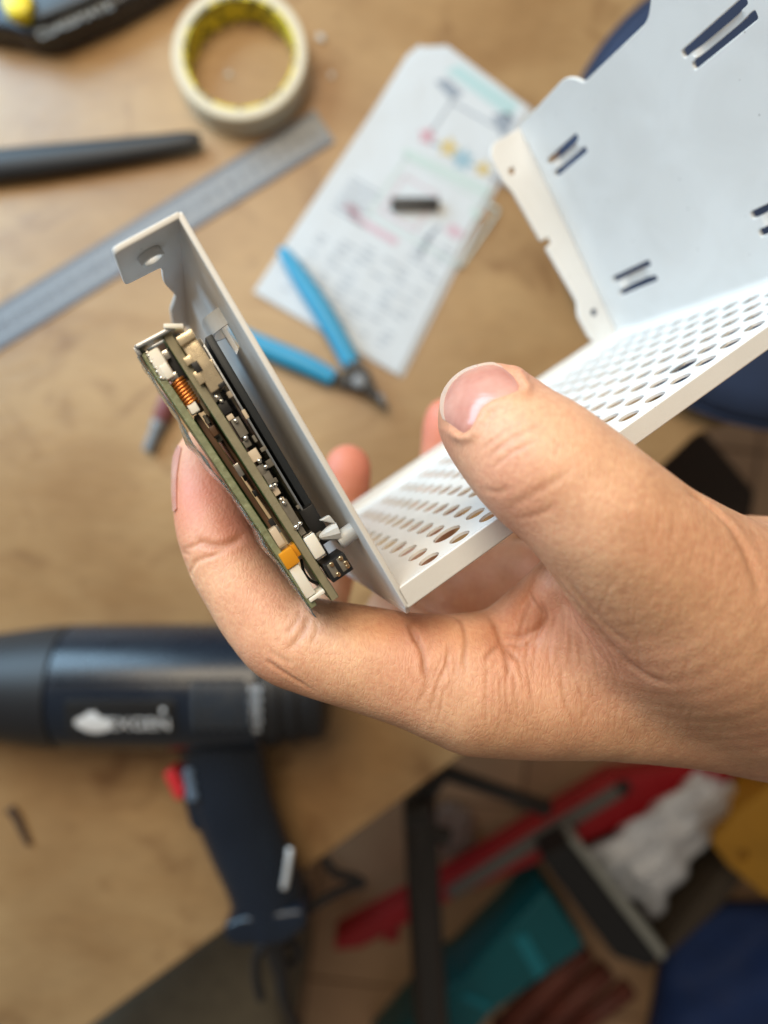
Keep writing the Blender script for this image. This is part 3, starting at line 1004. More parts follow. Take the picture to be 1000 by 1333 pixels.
LITTLE = chain([(680, 590, .2650, .0066), (678, 605, .2650, .0076), (665, 680, .2640, .0080), (630, 770, .2520, .0084), (610, 815, .2340, .0088),
                (630, 840, .2180, .0094), (700, 868, .2120, .0125)])
PALM = [
    chain([(622, 889, .1490, .0146), (700, 893, .1500, .0150), (790, 893, .1520, .0158), (890, 890, .1560, .0180), (985, 868, .1600, .0225), (1100, 850, .1640, .0260)]),
    chain([(650, 890, .1700, .0142), (760, 890, .1710, .0150), (900, 880, .1720, .0180), (1020, 860, .1720, .0230)]),
    chain([(675, 880, .1910, .0138), (790, 880, .1900, .0150), (930, 872, .1860, .0180), (1040, 860, .1800, .0230)]),
    chain([(700, 868, .2120, .0125), (820, 868, .2080, .0145), (960, 862, .1980, .0180), (1060, 858, .1880, .0220)]),
    # thenar bulk and web
    chain([(850, 790, .1380, .0150), (920, 820, .1460, .0190), (1000, 838, .1560, .0240)]),
    chain([(800, 775, .1420, .0110), (745, 815, .1500, .0110), (715, 850, .1560, .0100)]),
    chain([(735, 770, .1440, .0060), (705, 810, .1500, .0070)]),
    # palm pads under the perforated wall
    chain([(590, 792, .2100, .0110), (650, 770, .2080, .0140), (730, 775, .1980, .0170), (820, 800, .1850, .0200)]),
    # wrist and forearm
    chain([(960, 800, .1560, .0215), (1030, 836, .1580, .0272), (1150, 862, .1650, .0290), (1500, 920, .1850, .0300), (2200, 1010, .2250, .0330)]),
    chain([(965, 770, .1800, .0195), (1060, 825, .1800, .0250), (1200, 850, .1860, .0280), (1550, 915, .2060, .0290), (2200, 1010, .2400, .0310)]),
]


def grid_axis(segs):
    out = [segs[0][0]]
    for a, b, h in segs:
        n = max(1, int(round((b - a) / h)))
        out += list(np.linspace(a, b, n + 1)[1:])
    return np.array(out, np.float32)


HV = 0.0006
GX = grid_axis([(-0.056, 0.088, HV), (0.088, 0.40, 0.003)])
GY = grid_axis([(-0.170, -0.062, 0.003), (-0.062, 0.046, HV), (0.046, 0.050, 0.002)])
GZ = grid_axis([(H - 0.300, H - 0.272, 0.004), (H - 0.272, H - 0.205, 0.0010), (H - 0.205, H - 0.104, HV)])
SH = (len(GX), len(GY), len(GZ))


def eval_chain(arr, ch, margin=0.014):
    for i in range(len(ch) - 1):
        a, b = ch[i, :3], ch[i + 1, :3]
        ra, rb = ch[i, 3], ch[i + 1, 3]
        mr = max(ra, rb) + margin
        lo = np.minimum(a, b) - mr; hi = np.maximum(a, b) + mr
        ix = slice(np.searchsorted(GX, lo[0]), np.searchsorted(GX, hi[0]))
        iy = slice(np.searchsorted(GY, lo[1]), np.searchsorted(GY, hi[1]))
        iz = slice(np.searchsorted(GZ, lo[2]), np.searchsorted(GZ, hi[2]))
        x = GX[ix][:, None, None] - np.float32(a[0]); y = GY[iy][None, :, None] - np.float32(a[1]); z = GZ[iz][None, None, :] - np.float32(a[2])
        if x.size == 0 or y.size == 0 or z.size == 0: continue
        d = (b - a).astype(np.float32)
        l2 = float(d @ d) + 1e-12
        t = np.clip((x * d[0] + y * d[1] + z * d[2]) / l2, 0, 1)
        q = np.sqrt((x - t * d[0]) ** 2 + (y - t * d[1]) ** 2 + (z - t * d[2]) ** 2) - (ra + (rb - ra) * t)
        arr[ix, iy, iz] = np.minimum(arr[ix, iy, iz], q)
    return arr


def smin(a, b, k):
    h = np.maximum(k - np.abs(a - b), 0) / k
    return np.minimum(a, b) - h * h * (k * 0.25)


def fresh(): return np.full(SH, 0.02, np.float32)


field = eval_chain(fresh(), PALM[0])
for ch in PALM[1:]:
    field = smin(field, eval_chain(fresh(), ch), 0.010)
field = smin(field, eval_chain(fresh(), THUMB), 0.0055)
for ch in (LITTLE, RING, MIDDLE, INDEX):
    field = smin(field, eval_chain(fresh(), ch), 0.0014)
for sl in (np.s_[0], np.s_[-1], np.s_[:, 0], np.s_[:, -1], np.s_[:, :, 0], np.s_[:, :, -1]):
    field[sl] = 0.02


def surface_nets(f, gx, gy, gz):
    ins = f < 0
    nx, ny, nz = f.shape
    c = np.zeros((nx - 1, ny - 1, nz - 1), np.uint8)
    for i in (0, 1):
        for j in (0, 1):
            for k in (0, 1):
                c += ins[i:nx - 1 + i, j:ny - 1 + j, k:nz - 1 + k]
    act = (c > 0) & (c < 8)
    X, Y, Z = np.nonzero(act)
    idx = np.full(act.shape, -1, np.int32)
    idx[X, Y, Z] = np.arange(len(X))
    acc = np.zeros((len(X), 3)); cnt = np.zeros(len(X))
    corners = [(i, j, k) for i in (0, 1) for j in (0, 1) for k in (0, 1)]
    for p in corners:
        for ax in range(3):
            if p[ax] == 1: continue
            q = list(p); q[ax] = 1
            fa = f[X + p[0], Y + p[1], Z + p[2]]; fb = f[X + q[0], Y + q[1], Z + q[2]]
            m = (fa < 0) != (fb < 0)
            t = np.where(m, fa / np.where(m, fa - fb, 1), 0)
            A = np.stack([gx[X + p[0]], gy[Y + p[1]], gz[Z + p[2]]], 1)
            B = np.stack([gx[X + q[0]], gy[Y + q[1]], gz[Z + q[2]]], 1)
            acc += np.where(m[:, None], A + (B - A) * t[:, None], 0)
            cnt += m
    V = acc / cnt[:, None]
    faces = []
    for ax in range(3):
        a = [slice(None)] * 3; b = [slice(None)] * 3
        a[ax] = slice(0, -1); b[ax] = slice(1, None)
        ia, ib = ins[tuple(a)], ins[tuple(b)]
        cr = ia != ib
        x, y, z = np.nonzero(cr)
        pos = [x, y, z]
        o1, o2 = [(1, 2), (2, 0), (0, 1)][ax]
        ok = (pos[o1] > 0) & (pos[o2] > 0) & (pos[o1] < f.shape[o1] - 1) & (pos[o2] < f.shape[o2] - 1)
        pos = [p[ok] for p in pos]
        sgn = ia[pos[0], pos[1], pos[2]]
        def cell(d1, d2):
            q = [p.copy() for p in pos]
            q[o1] -= d1; q[o2] -= d2
            return idx[q[0], q[1], q[2]]
        quad = np.stack([cell(1, 1), cell(0, 1), cell(0, 0), cell(1, 0)], 1)
        quad[~sgn] = quad[~sgn][:, ::-1]
        faces.append(quad)
    return V, np.vstack(faces)


def edges_of(Q):
    e = np.vstack([Q[:, [0, 1]], Q[:, [1, 2]], Q[:, [2, 3]], Q[:, [3, 0]]])
    es = np.sort(e, 1).astype(np.int64)
    key = es[:, 0] * 10000000 + es[:, 1]
    u, inv = np.unique(key, return_inverse=True)
    ue = np.stack([u // 10000000, u % 10000000], 1)
    return ue, inv.reshape(4, -1).T


def relax(V, ue, it=2, lam=0.5):
    n = len(V)
    deg = np.bincount(ue.ravel(), minlength=n).astype(float)
    for _ in range(it):
        S = np.zeros_like(V)
        for k in range(3):
            S[:, k] = np.bincount(ue[:, 0], V[ue[:, 1], k], n) + np.bincount(ue[:, 1], V[ue[:, 0], k], n)
        V = V * (1 - lam) + lam * S / np.maximum(deg, 1)[:, None]
    return V


def subdivide(V, Q):
    ue, fe = edges_of(Q)
    em = (V[ue[:, 0]] + V[ue[:, 1]]) * 0.5
    fc = V[Q].mean(1)
    n, ne = len(V), len(ue)
    E_, C_ = n + fe, n + ne + np.arange(len(Q))
    V2 = np.vstack([V, em, fc])
    Q2 = np.vstack([np.stack([Q[:, k], E_[:, k], C_, E_[:, k - 1]], 1) for k in range(4)])
    return V2, Q2


def normals_of(V, Q):
    d1 = V[Q[:, 2]] - V[Q[:, 0]]; d2 = V[Q[:, 3]] - V[Q[:, 1]]
    fn = np.cross(d1, d2)
    N = np.zeros_like(V)
    for k in range(4):
        for c in range(3):
            N[:, c] += np.bincount(Q[:, k], fn[:, c], len(V))
    return N / (np.linalg.norm(N, axis=1)[:, None] + 1e-20)


HVt, HQ = surface_nets(field, GX, GY, GZ)
del field
ue, _ = edges_of(HQ)
HVt = relax(HVt, ue, 4)
HVt, HQ = subdivide(HVt, HQ)
ue, _ = edges_of(HQ)
HVt = relax(HVt, ue, 3)
HN = normals_of(HVt, HQ)


def make_bvh(V, Q):
    return BVHTree.FromPolygons([tuple(v) for v in V.tolist()], Q.tolist())


_sel = (HVt[:, 2] > H - 0.30) & (HVt[:, 0] < 0.10)
_keep = _sel[HQ].all(1)
hand_bvh = make_bvh(HVt, HQ[_keep])
CV = Vector(CAMP)


def hit(u, v):
    r = Vector(ray(u, v)).normalized()
    loc, nor, i, dist = hand_bvh.ray_cast(CV, r)
    if loc is None:
        # just past the outline: nearest skin to the ray
        best = None
        for d in np.linspace(0.11, 0.26, 40):
            q = hand_bvh.find_nearest(Vector(P(u, v, d)))
            if q[0] is not None and (best is None or q[3] < best[1]):
                best = (q, q[3])
        loc, nor = best[0][0], best[0][1]
    return np.array(loc), np.array(nor)


crease = np.zeros(len(HVt))
disp = np.zeros(len(HVt))
pxs = np.stack([500 + HVt[:, 0] / (H - HVt[:, 2]) * FPX, 666.5 - HVt[:, 1] / (H - HVt[:, 2]) * FPX], 1)
front = HN[:, 2] > -0.35


def carve(px, width=0.0005, depth=0.0003, dark=0.5, taper=True, n=10, ridge=0.10, fine=0.6):
    """press a skin crease into the surface along a photo polyline"""
    q = spline(np.array(px, float), n) if len(px) > 2 else spline(np.array([px[0], px[-1]], float), n)
    pts = np.array([hit(u, v)[0] for u, v in q])
    m = len(pts)
    wgt = np.ones(m)
    if taper:
        s = np.linspace(0, 1, m)
        wgt = np.clip(np.sin(np.pi * np.clip(s, 0.02, 0.98)) * 1.5, 0, 1)
    lo, hi = pts.min(0) - 4 * width, pts.max(0) + 4 * width
    ids = np.nonzero(((HVt > lo) & (HVt < hi)).all(1))[0]
    if len(ids) == 0: return
    V = HVt[ids]
    best = np.full(len(ids), 1e9); bw = np.zeros(len(ids))
    for i in range(m - 1):
        a, b = pts[i], pts[i + 1]
        d = b - a; l2 = d @ d + 1e-15
        if l2 > 0.006 ** 2: continue
        t = np.clip((V - a) @ d / l2, 0, 1)
        dist = np.linalg.norm(V - a - t[:, None] * d, axis=1)
        k = dist < best
        best[k] = dist[k]; bw[k] = (wgt[i] * (1 - t) + wgt[i + 1] * t)[k]
    g = np.exp(-(best / width) ** 2) * bw
    rg = np.exp(-((best - 2.0 * width) / (1.1 * width)) ** 2) * bw
    depth *= fine
    disp[ids] += -depth * g + ridge * depth * rg
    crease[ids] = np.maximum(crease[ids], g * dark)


def bump_at(u, v, r, h):
    """soft rise (or hollow) of height h and radius r around the skin under a photo pixel"""
    c, _ = hit(u, v)
    d = np.linalg.norm(HVt - c, axis=1)
    disp[:] += h * np.exp(-(d / r) ** 2)


# --- thumb: knuckle wrinkles, folds
for px, wd, dp, dk in [
    ([(622, 590), (640, 575), (662, 560), (690, 548)], .0005, .00018, .25),
    ([(632, 600), (655, 580), (690, 560), (712, 552)], .0005, .00020, .25),
    ([(640, 612), (668, 590), (700, 575)], .0004, .00014, .2),
    ([(626, 636), (650, 640), (668, 632)], .0006, .00016, .2),
    ([(660, 665), (690, 645), (720, 628), (745, 612)], .0007, .00016, .18),
    ([(672, 676), (705, 668), (730, 650)], .0006, .00012, .15),
    # thumb base / thenar crease
    ([(716, 742), (735, 770), (762, 805), (800, 850), (835, 880), (870, 893)], .0012, .00065, .35),
    ([(738, 752), (760, 785), (792, 822), (822, 848)], .0008, .00030, .25),
    ([(744, 790), (762, 820), (790, 855)], .0006, .00028, .28),
    ([(730, 776), (745, 812), (770, 848), (790, 872)], .0006, .0003, .28),
    # wrist tendon line
    ([(886, 634), (920, 655), (955, 690), (980, 735), (995, 790)], .0011, .00055, .25),
    ([(898, 640), (930, 662), (950, 680)], .0008, .00035, .15),
    # index root fold
    ([(533, 815), (541, 832), (549, 848), (553, 872), (556, 895)], .0006, .00045, .75),
    ([(530, 806), (538, 826), (546, 838)], .0007, .0005, .6),
    ([(584, 806), (600, 815), (606, 838), (604, 860), (608, 880)], .0005, .00030, .55),
    ([(585, 836), (582, 862), (586, 885)], .0004, .00022, .4),
    ([(632, 800), (645, 816), (653, 832), (668, 852), (684, 866)], .0007, .00042, .65),
    ([(653, 832), (640, 848), (630, 862)], .0005, .00028, .5),
    ([(655, 834), (660, 858), (664, 885)], .0006, .00034, .6),
    ([(652, 830), (675, 838), (700, 836)], .0006, .0003, .45),
    ([(648, 822), (680, 826), (702, 812), (706, 800)], .0007, .00040, .5),
    ([(706, 780), (707, 800), (702, 815), (690, 838)], .0007, .0004, .5),
    ([(690, 770), (700, 788), (706, 806)], .0005, .0003, .45),
    # index PIP fold
    ([(402, 798), (398, 815), (388, 832), (372, 850)], .0008, .00030, .35),
    ([(392, 792), (384, 812), (370, 828)], .0006, .00020, .28),
    ([(410, 805), (412, 822), (404, 842)], .0005, .00016, .2),
    # index DIP fold
    ([(320, 694), (305, 704), (288, 710), (270, 708), (252, 700)], .0009, .00050, .45),
    ([(300, 714), (280, 722), (262, 728), (244, 736)], .0006, .00025, .25),
    ([(268, 704), (250, 712), (234, 716)], .0006, .0003, .2),
    ([(258, 730), (248, 744), (252, 752)], .0006, .0003, .2),
    ([(345, 858), (358, 868), (382, 884), (412, 902)], .0006, .0003, .4),
    ([(236, 720), (248, 722)], .0005, .0003, .2),
    ([(350, 845), (364, 856), (384, 866)], .0006, .0002, .15),
]:
    carve(px, wd, dp, dk, fine=0.85)

# fine radiating wrinkles of the web and palm side
for k in range(46):
    t = rng.random()
    x0 = 560 + 190 * t + rng.normal(0, 4)
    y0 = 838 + 30 * math.sin(3 * t) + rng.normal(0, 12) - (40 if 0.6 < t < 0.85 else 0)
    ln = 35 + 55 * rng.random()
    ang = math.radians(90 + (t - 0.55) * -35 + rng.normal(0, 6))
    x1 = x0 + ln * math.cos(ang); y1 = y0 + ln * math.sin(ang)
    xm = (x0 + x1) / 2 + rng.normal(0, 3); ym = (y0 + y1) / 2
    carve([(x0, y0), (xm, ym), (x1, y1)], .00032 + .0002 * rng.random(), .00008 + .0001 * rng.random(), .12 + .16 * rng.random(), n=6)
for k in range(26):                                   # web pleats fanning down from under the thumb
    t = k / 25 + rng.normal(0, .02)
    x0 = 700 + 52 * t; y0 = 752 + 40 * t + rng.normal(0, 6)
    x1 = 650 + 175 * t + rng.normal(0, 5); y1 = 885 + 16 * t + rng.normal(0, 14)
    s0, s1 = 0.1 + 0.35 * rng.random(), 0.7 + 0.3 * rng.random()
    a = (x0 + (x1 - x0) * s0, y0 + (y1 - y0) * s0); b = (x0 + (x1 - x0) * s1, y0 + (y1 - y0) * s1)
    carve([a, ((a[0] + b[0]) / 2 + rng.normal(0, 3), (a[1] + b[1]) / 2), b], .00036 + .0002 * rng.random(), .00013 + .00012 * rng.random(), .16 + .2 * rng.random(), n=6)
for k in range(60):                                   # faint lines across the thenar and wrist
    x0 = 760 + 230 * rng.random(); y0 = 620 + 340 * rng.random()
    if y0 < 620 + (x0 - 800) * .3: continue
    ang = math.radians(100 + rng.normal(0, 12)); ln = 25 + 40 * rng.random()
    carve([(x0, y0), (x0 + ln * .5 * math.cos(ang) + rng.normal(0, 2), y0 + ln * .5 * math.sin(ang)), (x0 + ln * math.cos(ang), y0 + ln * math.sin(ang))],
          .00035, .00005 + .00004 * rng.random(), .06, n=4)
for k in range(26):                                   # fingertip ridges of the index pad
    x0 = 240 + 3.2 * k; y0 = 595 + 4.6 * k
    carve([(x0 - 4, y0 - 14), (x0 + 1, y0), (x0 - 3, y0 + 16)], .00022, .00004, .05, n=4)

# --- nail bed of the thumb: closed outline in the photo
NAIL_FREE = [(577, 545), (574, 530), (578, 506), (592, 487), (614, 475), (638, 472), (652, 477)]
NAIL_R = [(652, 477), (668, 489), (680, 506)]
NAIL_PROX = [(612, 561), (619, 548), (627, 533), (641, 522), (662, 514), (680, 506)]
NAIL_L = [(577, 545), (588, 553), (602, 563), (612, 561)]


def resample(pts, n):
    q = spline(np.array(pts, float), 12)
    L = np.r_[0, np.cumsum(np.linalg.norm(np.diff(q, axis=0), axis=1))]
    t = np.linspace(0, L[-1], n)
    return np.stack([np.interp(t, L, q[:, k]) for k in range(2)], 1)


def coons(bottom, top, left, right, n, m):
    b, t, l, r = resample(bottom, n), resample(top, n), resample(left, m), resample(right, m)
    G = np.zeros((m, n, 2))
    for j in range(m):
        v = j / (m - 1)
        for i in range(n):
            u_ = i / (n - 1)
            G[j, i] = (1 - v) * b[i] + v * t[i] + (1 - u_) * l[j] + u_ * r[j] - ((1 - u_) * (1 - v) * b[0] + u_ * (1 - v) * b[-1] + (1 - u_) * v * t[0] + u_ * v * t[-1])
    return G


def poly_sd(pts, poly):
    """signed distance in pixels, negative inside"""
    poly = np.asarray(poly, float)
    d = np.full(len(pts), 1e9); ins = np.zeros(len(pts), bool)
    for i in range(len(poly)):
        a, b = poly[i - 1], poly[i]
        ab = b - a
        t = np.clip(((pts - a) @ ab) / (ab @ ab + 1e-12), 0, 1)
        d = np.minimum(d, np.linalg.norm(pts - a - t[:, None] * ab, axis=1))
        c = (a[1] > pts[:, 1]) != (b[1] > pts[:, 1])
        with np.errstate(divide='ignore', invalid='ignore'):
            xi = (b[0] - a[0]) * (pts[:, 1] - a[1]) / (b[1] - a[1]) + a[0]
        ins ^= c & (pts[:, 0] < xi)
    return np.where(ins, -d, d)


NG = coons(NAIL_FREE, NAIL_PROX, NAIL_L, NAIL_R, 29, 21)
nail_h = np.array([[hit(*NG[j, i]) for i in range(NG.shape[1])] for j in range(NG.shape[0])])     # m, n, 2, 3
nail_p, nail_n = nail_h[:, :, 0].copy(), nail_h[:, :, 1].copy()
for _ in range(6):                                                       # even the plate out
    for A_ in (nail_p, nail_n):
        B_ = A_.copy()
        B_[1:-1, 1:-1] = (A_[:-2, 1:-1] + A_[2:, 1:-1] + A_[1:-1, :-2] + A_[1:-1, 2:]) / 4
        A_[:] = B_
nail_n /= np.linalg.norm(nail_n, axis=2)[:, :, None]

poly = np.vstack([resample(NAIL_FREE, 20), resample(NAIL_R, 10)[1:], resample(NAIL_PROX, 20)[::-1][1:], resample(NAIL_L, 10)[::-1][1:-1]])
ids = np.nonzero((np.abs(pxs[:, 0] - 625) < 90) & (np.abs(pxs[:, 1] - 515) < 85) & front & (HVt[:, 2] > H - .145))[0]
sd = poly_sd(pxs[ids], poly)
freed = np.min(np.linalg.norm(pxs[ids][:, None] - resample(NAIL_FREE, 24)[None], axis=2), axis=1)
foldw = np.clip((freed - 10) / 18, 0, 1)
disp[ids] += np.where(sd < 0, -0.0005 * np.clip(-sd / 4, 0, 1), 0)
disp[ids] += foldw * 0.00065 * np.exp(-((sd - 7) / 6.5) ** 2)            # proud cuticle fold
disp[ids] -= foldw * 0.0005 * np.exp(-((sd - 0.5) / 2.2) ** 2)
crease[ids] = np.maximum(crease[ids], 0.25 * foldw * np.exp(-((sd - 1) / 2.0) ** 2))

# large soft forms
bump_at(700, 600, .0075, .0006)      # IP knuckle
bump_at(602, 955, .0090, .0008)      # index knuckle
bump_at(805, 655, .0110, .0006)      # thumb MCP
bump_at(860, 840, .0120, -.0010)     # hollow behind the thumb
bump_at(745, 835, .0100, -.0008)
bump_at(654, 832, .0034, -.0014)     # puckers of the web
bump_at(703, 814, .0036, -.0016)
bump_at(712, 765, .0045, .0012)
bump_at(682, 800, .0042, .0010)
bump_at(614, 812, .0060, .0008)
bump_at(570, 815, .0055, .0006)
bump_at(728, 790, .0030, -.0012)

# relief wobble
wob = np.zeros(len(HVt))
for k in range(14):
    kv = rng.normal(0, 1, 3); kv *= (260 + 500 * rng.random()) / np.linalg.norm(kv)
    wob += np.sin(HVt @ kv + rng.random() * 6.28)
disp += wob * 0.000018
HVf = HVt + HN * disp[:, None]

# colour of the skin itself: red fingertips and knuckles
flush = np.zeros(len(HVt))
for (u, v, d, r, s) in [(268, 650, .155, .012, .85), (305, 680, .15, .010, .75), (340, 760, .145, .012, .30), (450, 605, .24, .020, .95), (566, 545, .25, .024, .95), (640, 520, .128, .012, .40),
                        (600, 560, .13, .010, .35), (240, 700, .155, .012, .2), (680, 740, .18, .02, .3), (600, 760, .19, .025, .3), (360, 850, .145, .014, .22),
                        (640, 640, .118, .014, .30), (700, 820, .14, .014, .35), (800, 860, .13, .016, .2), (540, 835, .14, .010, .35), (690, 560, .112, .010, .15), (835, 770, .115, .0022, .5), (725, 652, .110, .0008, .8), (560, 820, .145, .012, .2)]:
    c = P(u, v, d)
    flush = np.maximum(flush, s * np.exp(-(np.linalg.norm(HVt - c, axis=1) / r) ** 2))

me = bpy.data.meshes.new('hand')
nv, nq = len(HVf), len(HQ)
me.vertices.add(nv); me.vertices.foreach_set('co', HVf.astype(np.float32).ravel())
me.loops.add(nq * 4); me.loops.foreach_set('vertex_index', HQ.astype(np.int32).ravel())
me.polygons.add(nq)
me.polygons.foreach_set('loop_start', np.arange(0, nq * 4, 4, dtype=np.int32))
me.update(calc_edges=True)
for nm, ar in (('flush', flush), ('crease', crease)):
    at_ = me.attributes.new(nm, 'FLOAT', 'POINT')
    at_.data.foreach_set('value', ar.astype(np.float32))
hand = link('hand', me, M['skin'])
tag(hand, 'bare left hand gripping the white case, thumb over its perforated wall', 'hand')


def plate(name, Pm, Nm, thick, mat, parent, lift):
    """thin solid from a grid of points and normals"""
    m_, n_ = Pm.shape[:2]
    top = (Pm + Nm * lift).reshape(-1, 3)
    bot = (Pm + Nm * (lift - thick)).reshape(-1, 3) if np.isscalar(lift) else (Pm + Nm * (lift - thick)).reshape(-1, 3)
    vs = np.vstack([top, bot]); k = m_ * n_
    fs = []
    for j in range(m_ - 1):
        for i in range(n_ - 1):
            q = (j * n_ + i, j * n_ + i + 1, (j + 1) * n_ + i + 1, (j + 1) * n_ + i)
            fs.append(q); fs.append(tuple(k + x for x in q[::-1]))
    rim = [i for i in range(n_)] + [j * n_ + n_ - 1 for j in range(1, m_)] + [(m_ - 1) * n_ + i for i in range(n_ - 2, -1, -1)] + [j * n_ for j in range(m_ - 2, 0, -1)]
    for x, y in zip(rim, rim[1:] + rim[:1]):
        fs.append((x, k + x, k + y, y))
    o = link(name, mesh_from(vs, fs), mat, parent)
    return auto_smooth(o, 50)


lift = np.full(nail_p.shape[:2] + (1,), 0.0003)
for j in range(lift.shape[0]):
    lift[j] = 0.00018 - 0.0006 * max(0, (j / (lift.shape[0] - 1) - 0.72) / 0.28) ** 2
side = np.abs(np.linspace(-1, 1, lift.shape[1]))[None, :, None]
lift = lift - 0.00045 * np.clip((side - 0.80) / 0.2, 0, 1) ** 2 * np.linspace(0.2, 1, lift.shape[0])[:, None, None]
thumb_nail = plate('fingernail', nail_p, nail_n, 0.0006, M['nail'], hand, lift)
tag(thumb_nail, 'broad pink thumbnail with a pale free edge')
fe = 3
free_edge = plate('free_edge', nail_p[:fe], nail_n[:fe], 0.0005, M['nail_edge'], thumb_nail, lift[:fe] + 0.00006)

# index nail, seen edge-on at the far left
IG = coons([(228, 584), (232, 580), (237, 583)], [(226, 664), (228, 666), (231, 662)], [(228, 584), (224, 620), (226, 664)], [(237, 583), (231, 620), (231, 662)], 9, 17)
ih = np.array([[hit(*IG[j, i]) for i in range(9)] for j in range(17)])
ip, inn = ih[:, :, 0].copy(), ih[:, :, 1].copy()
for _ in range(5):
    for A_ in (ip, inn):
        B_ = A_.copy(); B_[1:-1, 1:-1] = (A_[:-2, 1:-1] + A_[2:, 1:-1] + A_[1:-1, :-2] + A_[1:-1, 2:]) / 4; A_[:] = B_
inn /= np.linalg.norm(inn, axis=2)[:, :, None]
plate('fingernail', ip, inn, 0.0006, M['nail'], hand, 0.0003)

# ================================================================ things lying on the table
XA, YA, ZA = np.array([1.0, 0, 0]), np.array([0, 1.0, 0]), np.array([0, 0, 1.0])
M['tape_cream'] = simple('masking_tape', (0.62, 0.50, 0.33), 0.6, var=0.08, vscale=90)
M['tape_side'] = simple('masking_tape_side', (0.66, 0.58, 0.43), 0.7, var=0.1, vscale=300)
M['navy_plastic'] = simple('navy_plastic', (0.008, 0.013, 0.023), 0.27, var=0.2, vscale=30)
M['black_rubber'] = simple('black_rubber', (0.012, 0.012, 0.014), 0.5)
M['vent_grey'] = simple('vent_grey', (0.05, 0.06, 0.075), 0.35)
M['red_plastic'] = simple('red_plastic', (0.62, 0.03, 0.04), 0.35)
M['steel'] = simple('brushed_steel', (0.20, 0.215, 0.235), 0.5, metal=0.3, var=0.1, vscale=80)
M['print_white'] = simple('white_print', (0.75, 0.77, 0.8), 0.5)
M['paper'] = simple('paper', (0.60, 0.63, 0.66), 0.75, var=0.06, vscale=14, bump=0.002, bscale=25)
M['blue_grip'] = simple('blue_grip', (0.018, 0.30, 0.52), 0.38, var=0.1, vscale=60)
M['yellow'] = simple('yellow_plastic', (0.85, 0.68, 0.02), 0.4)
M['ink'] = simple('grey_ink', (0.28, 0.32, 0.38), 0.7)
M['ink_dark'] = simple('dark_ink', (0.10, 0.11, 0.14), 0.7)
M['ink_teal'] = simple('teal_ink', (0.42, 0.58, 0.60), 0.7)
M['ink_pink'] = simple('pink_ink', (0.58, 0.42, 0.48), 0.7)
M['ink_red'] = simple('red_ink', (0.55, 0.33, 0.38), 0.7)
M['ink_yellow'] = simple('yellow_ink', (0.58, 0.46, 0.22), 0.7)
M['ink_blue'] = simple('blue_ink', (0.30, 0.44, 0.52), 0.7)
M['ink_green'] = simple('green_ink', (0.50, 0.60, 0.58), 0.7)


def core_print():
    m, nt, b = new_mat('printed_core')
    tc = nt.nodes.new('ShaderNodeTexCoord')
    v = nt.nodes.new('ShaderNodeTexVoronoi'); v.inputs['Scale'].default_value = 130
    nt.links.new(tc.outputs['Object'], v.inputs['Vector'])
    r = nt.nodes.new('ShaderNodeValToRGB'); r.color_ramp.interpolation = 'CONSTANT'
    r.color_ramp.elements[0].color = (0.10, 0.09, 0.02, 1)
    r.color_ramp.elements[1].position = 0.42; r.color_ramp.elements[1].color = (0.72, 0.60, 0.04, 1)
    nt.links.new(v.outputs['Distance'], r.inputs[0]); nt.links.new(r.outputs[0], b.inputs['Base Color'])
    b.inputs['Roughness'].default_value = 0.5
    return m


def text_mesh(body, size, extrude=0.0001):
    cu = bpy.data.curves.new('t', 'FONT')
    cu.body = body; cu.size = size; cu.extrude = extrude; cu.align_x = 'CENTER'; cu.align_y = 'CENTER'
    o = bpy.data.objects.new('t', cu); COL.objects.link(o)
    me = bpy.data.meshes.new_from_object(o.evaluated_get(bpy.context.evaluated_depsgraph_get()))
    bpy.data.objects.remove(o); bpy.data.curves.remove(cu)
    return me


# ---- masking tape roll
def ring_mesh(c, ri, ro, h, bev, n=72):
    pr = [(ri, 0), (ro - bev, 0), (ro, bev), (ro, h - bev), (ro - bev, h), (ri, h)]
    vs, fs = [], []
    for j in range(n):
        a = 2 * math.pi * j / n
        for r, z in pr: vs.append((c[0] + r * math.cos(a), c[1] + r * math.sin(a), z))
    k = len(pr)
    for j in range(n):
        for i in range(k):
            fs.append((j * k + i, j * k + (i + 1) % k, ((j + 1) % n) * k + (i + 1) % k, ((j + 1) % n) * k + i))
    return mesh_from(vs, fs)


tc_ = T(316, 82, 0.012)
roll = empty('tape_roll', (tc_[0], tc_[1], 0), 'roll of cream masking tape with a yellow printed core, lying flat on the table', 'tape roll')
auto_smooth(link('tape_winding', ring_mesh(tc_, .0412, .0485, .024, .0012), M['tape_side'], roll), 40)
auto_smooth(link('core', ring_mesh(tc_, .0390, .04115, .0235, .0004), core_print(), roll), 40)

# ---- black tool with yellow cap, corner of the photo
tool = empty('tape_measure', T(60, 10), 'black rounded tool with grey lettering and a yellow knob, top left corner', 'hand tool')
out = round_poly(px_poly([(-60, 30), (15, 40), (38, 48), (70, 46), (150, 10), (235, -40), (200, -140), (-60, -120)], 0.022), 0.012, 6)
outline_solid('tool_body', out, 0.001, 0.024, M['navy_plastic'], tool, 0.003, 3)
out2 = round_poly(px_poly([(40, 30), (120, -2), (190, -44), (170, -110), (20, -90)], 0.03), 0.010, 6)
outline_solid('tool_cover', out2, 0.024, 0.030, M['black_plastic'], tool, 0.002, 3)
kn = T(26, 8, 0.03)
auto_smooth(link('yellow_knob', lathe_mesh([(0, .0095), (.004, .0105), (.010, .0095), (.012, .006)], (kn[0], kn[1], .0245), (0, 0, 1), 28), M['yellow'], tool), 40)
p_, q_ = T(20, 25, .008), T(32, 52, .003)
